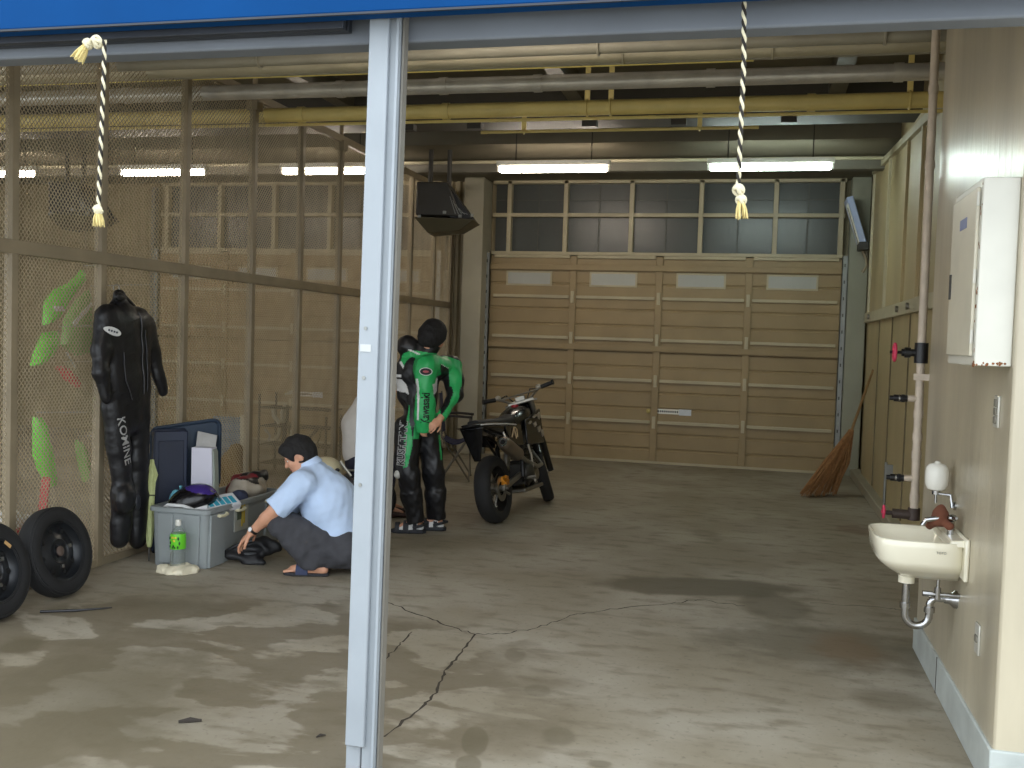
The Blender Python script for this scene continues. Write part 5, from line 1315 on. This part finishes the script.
    def along(a, b, txt, size, layers, nm):
        A, B = p(*a), p(*b); d = Vector((B.x-A.x, 0, B.z-A.z)); L = d.length; d.normalize(); up = Vector((-d.z, 0, d.x)); mid = (A+B)/2
        for mt, th, lf, sx in layers:
            lettering(nm, txt, size, mt, lambda x, y, z: on(mid.x+d.x*x*L+up.x*y, mid.z+d.z*x*L+up.z*y, lf), suit, th, sx=sx)
    ink = M('suit_ink', (26, 26, 28), .5)
    along((400.5, 468, -.15), (404, 419, -.15), 'KUSHITANI', .078, ((whitel, .009, .004, 1/.44), (ink, .0008, .009, 1/.44)), 'leg_lettering')
    along((425, 427.5, -.28), (426, 389, -.28), 'Kawasaki', .088, ((ink, .0025, .004, 1/.41),), 'sleeve_lettering')
    # oval badge on the upper arm
    c = p(426, 371.5, -.23); mb = MB()
    for mt, a_, b_, lf, nm in ((whitel, .052, .032, .004, 'badge_rim'), (ink, .046, .027, .006, 'oval_badge'), (M('badge_red', (170, 84, 92), .5), .024, .010, .008, 'badge_mark')):
        rings = [[on(c.x+a_*r_*math.cos(t), c.z+b_*r_*math.sin(t), lf) for t in np.linspace(0, 2*PI, 19)[:-1]] for r_ in (.02, .5, 1)]
        MB().loft(rings, cap=False).build(nm, mt, suit)
    # knee slider, socks and sandals
    h = on(p(396.5, 474, -.08).x+.012, p(396.5, 474, -.08).z); MB().ell(h, (.03, .025, .035)).build('knee_slider', M('slider_white', (190, 190, 182), .4), suit)
    for an in (anA, anB):
        MB().tube([an+Vector((0, 0, .07)), an+Vector((0, 0, -.01)), an+Vector((-.02, 0, -.045)), an+Vector((-.10, -.012, -.06)), an+Vector((-.165, -.02, -.068))], [.045, .044, .046, .042, .026], 16).ell(an+Vector((.03, 0, -.055)), (.035, .035, .035)).build('sock', sock, root)
        sn = thing('sandal', None, None); sn.parent = root; sn.location = (an.x, an.y, 0); bl = M('sandal_black', (34, 36, 42), .6, 0, .1, 12)
        prof = [(-.2, -.02), (-.19, .022), (-.13, .04), (-.03, .042), (.06, .042), (.085, .02), (.085, -.02), (.06, -.045), (-.03, -.048), (-.13, -.056), (-.18, -.046)]
        MB().prism([Vector((x, y, .002)) for x, y in prof], (0, 0, .03)).build('sole', bl, sn, bevel=.006)
        for x0, x1, hh in ((-.165, -.13, .062), (-.10, -.055, .078), (-.02, .01, .085)):
            rings = [[Vector((x, math.cos(a)*(.052 if x < 0 else .05)-.006, .025+math.sin(a)*hh)) for a in np.linspace(-.1, PI+.1, 14)]+[Vector((x, math.cos(a)*.046-.006, .025+math.sin(a)*(hh-.007))) for a in np.linspace(PI+.1, -.1, 14)] for x in (x0, x1)]
            MB().loft(rings).build('strap', bl, sn)
        MB().tube([Vector((-.02, -.05, .05)), Vector((.05, -.052, .07)), Vector((.088, 0, .075)), Vector((.05, .045, .07)), Vector((-.02, .044, .05))], .012, 8).build('heel_strap', bl, sn)
standing_rider()

def seated_man():
    O = atz(372, 514); fr = Frame(O); p = fr.p
    root = thing('person', 'person in a white shirt sitting mostly hidden behind the white post', 'person', fr.O, YAW)
    hd = p(374, 377, 0); f = Vector((.9, -.1, -.4)); rot = rot_from(f, Vector((.35, 0, .93)))
    sh = [p(368, 412, s*.17) for s in (-1, 1)]; el = [p(379, 432, s*.22) for s in (-1, 1)]; wr = [p(390, 406, -.16), p(384, 452, .1)]
    hp = [p(362, 468, s*.1) for s in (-1, 1)]; kn = [p(388, 462, s*.14) for s in (-1, 1)]; an = [p(384, 506, s*.12) for s in (-1, 1)]
    for a in an: a.z = .09
    sd = Solid(.010)
    sd.cone(p(362, 460), p(366, 415), .12, .13, .05).cone(sh[0], sh[1], .055, .055, .04).cone(p(369, 406), hd+rot @ Vector((-.03, 0, -.06)), .06, .054, .03); add_head(sd, hd, rot)
    for i in (0, 1):
        sd.cone(sh[i], el[i], .05, .04, .03).cone(el[i], wr[i], .042, .03, .02)
        add_hand(sd, wr[i], Vector((.1, 0, 1)) if i == 0 else Vector((1, 0, -.4)), Vector((.9, 0, .2)) if i == 0 else Vector((0, 0, -1)), .5, 1 if i == 0 else -1)
        sd.cone(hp[i], kn[i], .085, .06, .04).cone(kn[i], an[i], .055, .038, .03).cone(an[i], an[i]+Vector((.15, 0, -.055)), .036, .028, .02)
    sd.build('body', skin, root); eyes(root, hd, rot); hair_mesh(root, hd, rot, 1., 0, 23)
    s = Solid(.011).cone(p(361, 452), p(362, 425), .16, .165, .05).cone(p(362, 425), p(367, 405), .165, .12, .05).cone(sh[0], sh[1], .085, .085, .05).noise(wrinkle(.006, 22, 61)).minus_half(p(360, 462), (0, 0, -1))
    for i in (0, 1): s.cut_cone(sh[i], sh[i].lerp(el[i], .85), .085, .09, .03)
    s.build('shirt', M('white_cotton', (206, 200, 192), .85, 0, .05, 14), root)
    t = Solid(.011).cone(hp[0], hp[1], .125, .125, .04).cone(p(361, 462), p(362, 470), .14, .13, .04)
    for i in (0, 1): t.cone(hp[i], kn[i], .11, .08, .04).cone(kn[i], kn[i].lerp(an[i], .5), .078, .075, .03).cut_cone(kn[i].lerp(an[i], .4), an[i], .075, .065, .03)
    t.noise(wrinkle(.006, 24, 62)).build('trousers', M('dark_navy_cotton', (40, 42, 60), .9, 0, .1, 14), root)
    for a in an:
        MB().loft([[Vector((a.x+x, a.y+math.cos(q)*w, max(.002, h*.5+math.sin(q)*h*.5))) for q in np.linspace(0, 2*PI, 15)[:-1]] for x, w, h in ((-.05, .03, .06), (-.02, .04, .09), (.06, .042, .075), (.14, .045, .055), (.2, .03, .035), (.21, .01, .02))]).build('shoe', M('brown_shoe', (72, 50, 42), .6, 0, .15, 10), root)
    # low stool under the sitter
    b = fr.world((hp[0].x, 0, 0)); zs = hp[0].z-.175
    st = thing('low_stool', 'low dark stool under the sitting person behind the white post', 'stool', (b.x, b.y, 0), YAW)
    MB().lathe([(.14, zs-.05), (.15, zs-.045), (.15, zs-.01), (.14, zs)], n=24).build('seat', blackp, st)
    for i in range(4): a = PI/4+i*PI/2; MB().cyl((math.cos(a)*.1, math.sin(a)*.1, zs-.04), (math.cos(a)*.15, math.sin(a)*.15, 0), .012, 8).build('leg', steel, st)
seated_man()
# ================================================================== black motorcycle
def motorcycle():
    r0, r1 = atz(497.5, 523), atz(545, 502)
    hd = math.atan2(r1.y-r0.y, r1.x-r0.x); WB = (r1-r0).length
    root = thing('motorcycle', 'black road-tyred dirt motorcycle parked before the rear door', 'motorcycle', r0)
    root.rotation_euler = (Matrix.Rotation(hd, 4, 'Z') @ Matrix.Rotation(R(-9.5), 4, 'X')).to_euler()
    gl = M('bike_gloss_black', (22, 22, 24), .25, 0, .1, 6, coat=.3); dk = M('bike_frame', (34, 33, 32), .45, .3, .15, 8); al = M('bike_alloy', (140, 136, 126), .35, .8, .12, 10)
    RR = .295
    steer = Matrix.Rotation(R(22), 3, (Vector((WB, 0, RR))-Vector((WB-.33, 0, 1.0))).normalized()*-1)
    piv = Vector((WB-.33, 0, 1.0))
    sx = lambda v: steer @ (v-piv)+piv
    idn = lambda v: v
    def wheel(cx, w, Rw, nm, fn):
        c = Vector((cx, 0, RR))
        tp = [(Rw-.09, -w*.42), (Rw-.05, -w*.5), (Rw-.022, -w*.46), (Rw-.006, -w*.28), (Rw, 0), (Rw-.006, w*.28), (Rw-.022, w*.46), (Rw-.05, w*.5), (Rw-.09, w*.42)]
        t = MB().lathe(tp, c, (0, 1, 0), 56, closed=True).xf(fn).build(nm+'_tyre', rubber, root, smooth=60)
        rim = MB().lathe([(Rw-.085, -w*.40), (Rw-.10, -w*.38), (Rw-.11, 0), (Rw-.10, w*.38), (Rw-.085, w*.40), (Rw-.088, 0)], c, (0, 1, 0), 48, closed=True).xf(fn).build(nm+'_rim', dk, root)
        hb = MB().cyl(c-Vector((0, w*.6, 0)), c+Vector((0, w*.6, 0)), .028, 18).lathe([(.05, -.03), (.05, .03)], c, (0, 1, 0), 20)
        for i in range(18):
            a = 2*PI*i/18; s_ = 1 if i % 2 else -1; b = a+.35*(1 if i % 4 < 2 else -1)
            hb.cyl(c+Vector((math.cos(a)*.05, s_*.028, math.sin(a)*.05)), c+Vector((math.cos(b)*(Rw-.1), 0, math.sin(b)*(Rw-.1))), .0028, 5)
        hb.xf(fn).build(nm+'_hub', al, rim)
        return c
    cr = wheel(0, .145, RR, 'rear', idn); cf = wheel(WB, .115, RR, 'front', sx)
    # brake disc, caliper, sprocket
    MB().lathe([(.06, -.003), (.11, -.003), (.11, .003), (.06, .003)], cr+Vector((0, -.075, 0)), (0, 1, 0), 32, closed=True).build('rear_disc', steel, root)
    MB().box((.02, -.12, RR+.02), (.10, -.07, RR+.10)).ell((.03, -.115, RR+.08), (.03, .02, .03)).build('rear_caliper', orange, root, bevel=.008)
    for a, b in (((-.03, -.12, RR+.10), (.05, -.13, RR+.06)), ((.0, -.11, RR-.03), (.06, -.12, RR-.06))): MB().tube([a, b], .012, 8).build('chain_adjuster', orange if a[2] > RR else al, root)
    MB().lathe([(.07, -.004), (.105, -.004), (.105, .004), (.07, .004)], cr+Vector((0, .085, 0)), (0, 1, 0), 32, closed=True).build('sprocket', orange, root)
    MB().lathe([(.07, -.003), (.13, -.003), (.13, .003), (.07, .003)], cf+Vector((0, .065, 0)), (0, 1, 0), 32, closed=True).xf(sx).build('front_disc', steel, root)
    MB().tube([(0, .085, RR+.105), (.45, .085, RR+.12), (.50, .085, RR+.09), (.45, .085, RR+.05), (0, .085, RR-.105)], .008, 6).build('chain', dk, root)
    # swingarm, frame, shock
    for s in (1, -1): MB().bar((-.03, s*.105, RR), (.48, s*.085, RR+.07), .03, .05).build('swingarm', al, root, bevel=.006)
    MB().cyl((-.0, -.14, RR), (0, .14, RR), .014, 12).build('rear_axle', steel, root)
    fr = MB()
    for s in (1, -1):
        fr.tube([(.48, s*.11, RR+.05), (.50, s*.12, .60), (.72, s*.11, .80), (.96, s*.03, .94)], .024, 10)
        fr.tube([(.48, s*.10, .66), (.10, s*.10, .80), (-.18, s*.08, .84)], .014, 8)
        fr.tube([(.50, s*.11, .50), (.15, s*.10, .76)], .013, 8)
        fr.tube([(.48, s*.10, RR+.03), (.62, s*.10, .22), (.86, s*.08, .26), (.96, s*.03, .86)], .018, 8)
    fr.build('frame', dk, root)
    MB().cyl((.36, 0, .42), (.50, 0, .72), .03, 14).build('shock', steel, root)
    # engine
    en = MB().box((.50, -.12, .26), (.86, .12, .46)).ell((.58, -.13, .37), (.11, .05, .10)).ell((.58, .13, .37), (.11, .05, .10)).cyl((.72, -.15, .34), (.72, .15, .34), .085, 22)
    en.build('engine', M('engine_grey', (62, 60, 56), .45, .5, .2, 9), root, bevel=.012)
    cyl = MB()
    for k in range(7): a = Vector((.76+k*.014, 0, .47+k*.026)); cyl.box(a-Vector((.085, .085, .006)), a+Vector((.085, .085, .006)))
    cyl.box((.74, -.06, .46), (.90, .06, .66)); cyl.build('cylinder', M('engine_grey', (62, 60, 56), .45, .5, .2, 9), root)
    MB().lathe([(.05, 0), (.055, .012), (.03, .02)], (.72, -.15, .34), (0, -1, 0), 18).build('clutch_cover', al, root)
    MB().tube([(.93, 0, .60), (1.0, -.04, .52), (.95, -.13, .40), (.75, -.16, .40), (.50, -.15, .48), (.32, -.155, .55)], .021, 12).build('exhaust_pipe', steel, root)
    a, b = Vector((.34, -.16, .53)), Vector((-.16, -.205, .70)); d = (b-a).normalized()
    mf = MB().tube([a, a+d*.06, a+d*.10, b-d*.07, b-d*.02, b], [.026, .045, .062, .062, .055, .036], 20).build('muffler', M('muffler_titan', (134, 122, 108), .35, .8, .12, 7), root)
    MB().lathe([(.026, -.03), (.026, .006), (.036, .006), (.038, -.004), (.044, -.02)], b, d, 20).build('muffler_tip', chrome, mf); MB().lathe([(.022, 0), (.022, .008)], b, d, 16).build('muffler_hole', M('hole_dark', (10, 10, 10), .9), mf)
    MB().tube([a+d*.25+Vector((0, .03, .05)), (.10, -.11, .80)], .012, 8).build('muffler_stay', al, root)
    # bodywork
    seat = [[Vector((x, w*math.copysign(abs(math.cos(q))**.6, math.cos(q)), z+(h if math.sin(q) > 0 else .05)*math.copysign(abs(math.sin(q))**.7, math.sin(q)))) for q in np.linspace(0, 2*PI, 21)[:-1]] for x, w, z, h in ((-.27, .05, .895, .015), (-.22, .075, .882, .03), (-.05, .09, .865, .045), (.2, .095, .85, .05), (.45, .085, .85, .05), (.62, .07, .88, .05), (.70, .04, .91, .03))]
    MB().loft(seat).build('seat', M('seat_vinyl', (30, 29, 29), .6, 0, .12, 30), root, smooth=60)
    tank = [[Vector((x, w*math.copysign(abs(math.cos(q))**.7, math.cos(q)), z+h*math.copysign(abs(math.sin(q))**.8, math.sin(q)))) for q in np.linspace(0, 2*PI, 21)[:-1]] for x, w, z, h in ((.52, .07, .84, .06), (.62, .12, .84, .11), (.76, .135, .86, .12), (.90, .11, .89, .09), (.97, .06, .92, .05))]
    tk = MB().loft(tank).build('fuel_tank', gl, root, smooth=60)
    MB().lathe([(.035, 0), (.035, .015), (.02, .02)], (.78, 0, .975), (0, 0, 1), 18).build('fuel_cap', red, tk)
    # tail, rear mudguard hanging left and down with a plate
    tail = [[Vector((x, w*math.copysign(abs(math.cos(q))**.6, math.cos(q)), z+h*math.sin(q))) for q in np.linspace(0, 2*PI, 17)[:-1]] for x, w, z, h in ((.34, .12, .79, .06), (.1, .135, .81, .07), (-.16, .125, .84, .05), (-.28, .10, .862, .026), (-.37, .07, .875, .012))]
    MB().loft(tail).build('tail_fairing', gl, root, smooth=60)
    MB().hexa([(-.32, -.10, .845), (-.20, -.12, .83), (-.20, .13, .83), (-.32, .12, .845)], [(-.38, -.09, .865), (-.26, -.12, .85), (-.26, .13, .85), (-.38, .12, .865)]).build('mudguard', gl, root, bevel=.006)
    MB().hexa([(-.21, .0, .56), (-.19, .0, .56), (-.19, .06, .56), (-.21, .06, .56)], [(-.34, -.11, .85), (-.31, -.11, .85), (-.31, .10, .85), (-.34, .10, .85)]).build('mud_flap', gl, root, bevel=.008)
    MB().tube([(-.34, -.10, .872), (-.2, -.125, .865), (.12, -.145, .845), (.38, -.14, .82)], .006, 7).build('white_pinstripe', whitel, root)
    sh = []
    for s in (1, -1):
        q = MB().hexa([(.60, s*.13, .62), (.98, s*.16, .60), (1.0, s*.175, .60), (.60, s*.15, .62)], [(.62, s*.13, .84), (1.06, s*.13, .93), (1.07, s*.145, .93), (.62, s*.15, .84)]).build('radiator_shroud', gl, root, bevel=.01)
        gph = MB()
        for (x, z, w_, h_) in ((.68, .80, .05, .012), (.80, .85, .10, .014), (.80, .765, .05, .03), (.93, .83, .05, .05), (.89, .71, .06, .04), (.97, .66, .04, .05)):
            y = s*(.155+.012*(x-.6)/.4); gph.hexa([(x, y, z), (x+w_, y+s*.004, z+.015), (x+w_, y+s*.012, z+.015), (x, y+s*.01, z)], [(x-.015, y-s*.004, z+h_), (x+w_-.01, y-s*.004, z+h_+.018), (x+w_-.01, y+s*.01, z+h_+.018), (x-.015, y+s*.008, z+h_)])
        gph.build('shroud_graphic', M('graphic_grey', (150, 138, 120), .5, 0, .3, 60), q)
        nb = MB().hexa([(.18, s*.135, .66), (.50, s*.135, .62), (.50, s*.15, .62), (.18, s*.15, .66)], [(.10, s*.13, .83), (.52, s*.12, .82), (.52, s*.135, .82), (.10, s*.145, .83)]).build('side_panel', gl, root, bevel=.01)
        g2 = MB().tube([(.20, s*.157, .72), (.27, s*.157, .80), (.30, s*.157, .70)], .007, 6).tube([(.30, s*.157, .80), (.34, s*.157, .78), (.33, s*.157, .71)], .006, 6); g2.build('side_graphic', M('graphic_tan', (196, 170, 132), .5), nb)
        MB().tube([(.50, s*.12, .33), (.50, s*.23, .32)], .014, 8).box((.47, s*.2-.03, .325), (.53, s*.2+.03, .34)).build('footpeg', al, root)
    MB().tube([(.56, -.165, .62), (.60, -.17, .52), (.62, -.165, .40), (.66, -.16, .30)], .010, 8).tube([(.66, -.16, .30), (.60, -.175, .285)], .012, 8).build('kick_lever', M('lever_white', (198, 192, 180), .35, .4), root)
    MB().box((.42, -.14, .20), (.92, .14, .235)).build('skid_plate', al, root, bevel=.01)
    MB().tube([(.50, .13, .34), (.44, .30, .03)], .012, 8).box((.40, .27, .015), (.48, .34, .03)).build('kickstand', dk, root)
    # front end
    ff = MB()
    ax = (Vector((WB, 0, RR))-Vector((WB-.33, 0, 1.0))).normalized()
    for s in (1, -1):
        tp = Vector((WB-.345, s*.095, 1.02)); bt = Vector((WB-.01, s*.095, RR))
        MB().cyl(tp, tp.lerp(bt, .55), .026, 14).xf(sx).build('fork_tube', al, root); MB().cyl(tp.lerp(bt, .5), bt+Vector((.01, 0, 0)), .031, 14).xf(sx).build('fork_leg', dk, root)
    MB().box((WB-.42, -.13, .995), (WB-.28, .13, 1.025)).box((WB-.36, -.13, .80), (WB-.22, .13, .83)).xf(sx).build('triple_clamp', al, root, bevel=.006)
    MB().cyl((WB, -.13, RR), (WB, .13, RR), .012, 10).xf(sx).build('front_axle', steel, root)
    rings = []
    for a in np.linspace(R(20), R(150), 10):
        r_ = RR+.075; c = Vector((WB+.0, 0, RR+.02)); w = .06+.012*math.sin(a)
        rings.append([c+Vector((math.cos(a)*(r_-d), y, math.sin(a)*(r_-d))) for y, d in ((-w, .03), (-w*.6, .004), (0, 0), (w*.6, .004), (w, .03), (w, .036), (0, .008), (-w, .036))])
    MB().loft(rings).xf(sx).build('front_mudguard', gl, root, smooth=50)
    MB().hexa([(WB-.20, -.10, .74), (WB-.14, -.10, .74), (WB-.14, .10, .74), (WB-.20, .10, .74)], [(WB-.33, -.12, 1.02), (WB-.27, -.09, 1.03), (WB-.27, .09, 1.03), (WB-.33, .12, 1.02)]).xf(sx).build('number_plate', gl, root, bevel=.012)
    hbz = 1.09; HB = Vector((WB-.40, 0, 0))
    bar = [(HB.x-.10, -.34, hbz+.015), (HB.x-.06, -.20, hbz+.0), (HB.x+.03, -.09, 1.02), (HB.x+.03, .09, 1.02), (HB.x-.06, .20, hbz), (HB.x-.10, .34, hbz+.015)]
    MB().tube(bar, .013, 10).tube([(HB.x-.055, -.2, hbz-.01), (HB.x-.055, .2, hbz-.01)], .008, 8).xf(sx).build('handlebar', M('bar_alloy', (170, 166, 156), .3, .8), root)
    for s in (1, -1):
        MB().tube([(HB.x-.068, s*.225, hbz+.003), (HB.x-.10, s*.34, hbz+.015)], .021, 10).tube([(HB.x-.098, s*.335, hbz+.015), (HB.x-.102, s*.345, hbz+.016)], .026, 10).xf(sx).build('grip', blackp, root)
        MB().tube([(HB.x-.04, s*.2, hbz), (HB.x-.02, s*.23, hbz+.01), (HB.x+.0, s*.27, hbz+.005), (HB.x-.035, s*.33, hbz+.0)], .007, 7).ell((HB.x-.04, s*.2, hbz+.012), (.028, .03, .026)).xf(sx).build('lever', M('lever_white', (198, 192, 180), .35, .4), root)
        MB().tube([(HB.x-.02, s*.18, hbz), (HB.x+.08, s*.12, hbz+.02), (HB.x+.12, s*.05, 1.0), (WB-.45, s*.04, .8)], .007, 6).xf(sx).build('cable', blackp, root)
    MB().box((HB.x+.0, -.05, 1.01), (HB.x+.09, .05, 1.07)).box((HB.x+.01, -.16, .99), (HB.x+.05, .16, 1.01)).xf(sx).build('bar_clamp', al, root, bevel=.008)
motorcycle()

# ================================================================== folding camp chair
def camp_chair():
    O = atz(456, 479); fr = Frame(O); p = fr.p
    t = thing('camp_chair', 'folding camp chair with navy fabric between the rider and the motorcycle', 'chair', O, YAW)
    nvf = M('navy_canvas', (44, 46, 74), .85, 0, .1, 14); fm = M('chair_frame', (110, 106, 96), .4, .6, .1, 8)
    zs = p(456, 437).z; zb = p(450, 394).z; za = p(462, 415).z
    u0, u1 = p(444, 440).x, p(467, 440).x; w = .24
    MB().loft([[Vector((u0+(u1-u0)*s, v, zs-.05*math.sin(PI*s)-.02*math.sin(PI*(v+w)/(2*w))+d)) for v, d in [(x, 0) for x in np.linspace(-w, w, 9)]+[(x, -.012) for x in np.linspace(w, -w, 9)]] for s in np.linspace(0, 1, 8)]).build('seat', nvf, t)
    MB().loft([[Vector((u0+d-.05*s+.02*math.sin(PI*(v+w)/(2*w))*-1, v, zs+.05+(zb-zs-.05)*s)) for v, d in [(x, 0) for x in np.linspace(-w, w, 9)]+[(x, -.012) for x in np.linspace(w, -w, 9)]] for s in np.linspace(0, 1, 6)]).build('backrest', nvf, t)
    for v in (-w, w):
        for a, b in (((u0-.02, v, .01), (u1+.03, v, zs+.02)), ((u1+.05, v, .01), (u0-.01, v, zs+.02)), ((u0-.01, v, zs+.02), (u0-.06, v, zb+.02)), ((u1+.02, v, zs), (u1+.04, v, za))):
            MB().cyl(a, b, .010, 8).build('frame_tube', fm, t)
        MB().tube([(u0-.03, v, za+.0), ((u0+u1)/2, v, za+.005), (u1+.06, v, za-.005)], .014, 8).build('armrest', M('dark_armrest', (52, 48, 46), .7), t)
    for u in (u0-.02, u1+.04):
        for s in (1, -1): MB().cyl((u, -w*s, .012), (u+.0, w*s, zs-.02), .008, 8).build('cross_brace', fm, t)
camp_chair()

# ================================================================== partly hidden small motorcycle behind the crouching man
def pocket_bike():
    O = atz(352, 521); fr = Frame(O); p = fr.p
    t = thing('small_motorcycle', 'small motorcycle with cream tail cowl, half hidden behind the crouching man and post', 'motorcycle', O, YAW)
    cream = M('cream_cowl', (218, 208, 172), .3, 0, .05, 6)
    a, b = p(312, 466), p(342, 466)
    sd = Solid(.009).ell(p(326, 470), ((b-a).length*.5+.01, .11, .115), None, .03).cone(p(322, 478), p(345, 486), .07, .06, .05)
    sd.build('tail_cowl', cream, t)
    c0 = p(337.5, 470, -.11); MB().ell(c0, (.02, .01, .016)).build('cowl_vent', blackp, t)
    for x, nm in ((322, 'rear_tyre'), (373, 'front_tyre')):
        c = p(x, 505); c.z = .2
        tw = MB().lathe([(.13, -.04), (.17, -.05), (.195, -.03), (.2, 0), (.195, .03), (.17, .05), (.13, .04)], c, (0, 1, 0), 40, closed=True).build(nm, rubber, t, smooth=60)
        MB().lathe([(.135, -.03), (.135, .03), (.02, .04), (.02, -.04)], c, (0, 1, 0), 24, closed=True).build('rim', steel, t)
    cr, cf = p(322, 505), p(373, 505); cr.z = cf.z = .2
    MB().cyl(cr-Vector((0, .09, 0)), cr+Vector((0, .09, 0)), .01, 8).tube([cr+Vector((0, .08, 0)), p(345, 490, .08), p(368, 470, .04), p(374, 462)], .018, 8).tube([cr+Vector((0, -.08, 0)), p(345, 490, -.08), p(368, 470, -.04), p(374, 462)], .018, 8).build('frame', blackp, t)
    for s in (-.07, .07): MB().tube([cf+Vector((0, s, 0)), p(373, 458, s)], .016, 8).build('fork', chrome, t)
    MB().box(p(346, 500)+Vector((0, -.09, -.1)), p(366, 492)+Vector((0, .09, .05))).build('engine', M('engine_grey', (62, 60, 56), .45, .5, .2, 9), t, bevel=.015)
    MB().tube([p(340, 461, -.16), p(344, 467, -.16), p(351, 476, -.16)], .012, 8).tube([p(346, 470, -.14), p(362, 471, -.05), p(374, 464, 0)], .009, 8).build('handlebar', M('bar_alloy', (170, 166, 156), .3, .8), t)
    MB().tube([p(343, 478, -.06), p(352, 484, -.04), p(366, 478)], .05, 12).build('fuel_tank', M('tank_dark', (46, 42, 44), .4), t)
pocket_bike()

# ================================================================== daylight and exposure
w = bpy.data.worlds.new('overcast_sky'); S.world = w; w.use_nodes = True
bg = w.node_tree.nodes['Background']; bg.inputs['Color'].default_value = (.86, .93, 1., 1); bg.inputs['Strength'].default_value = 1.8
S.view_settings.view_transform = 'Standard'; S.view_settings.look = 'None'; S.view_settings.gamma = 1; S.view_settings.use_curve_mapping = False
S.view_settings.exposure = .75
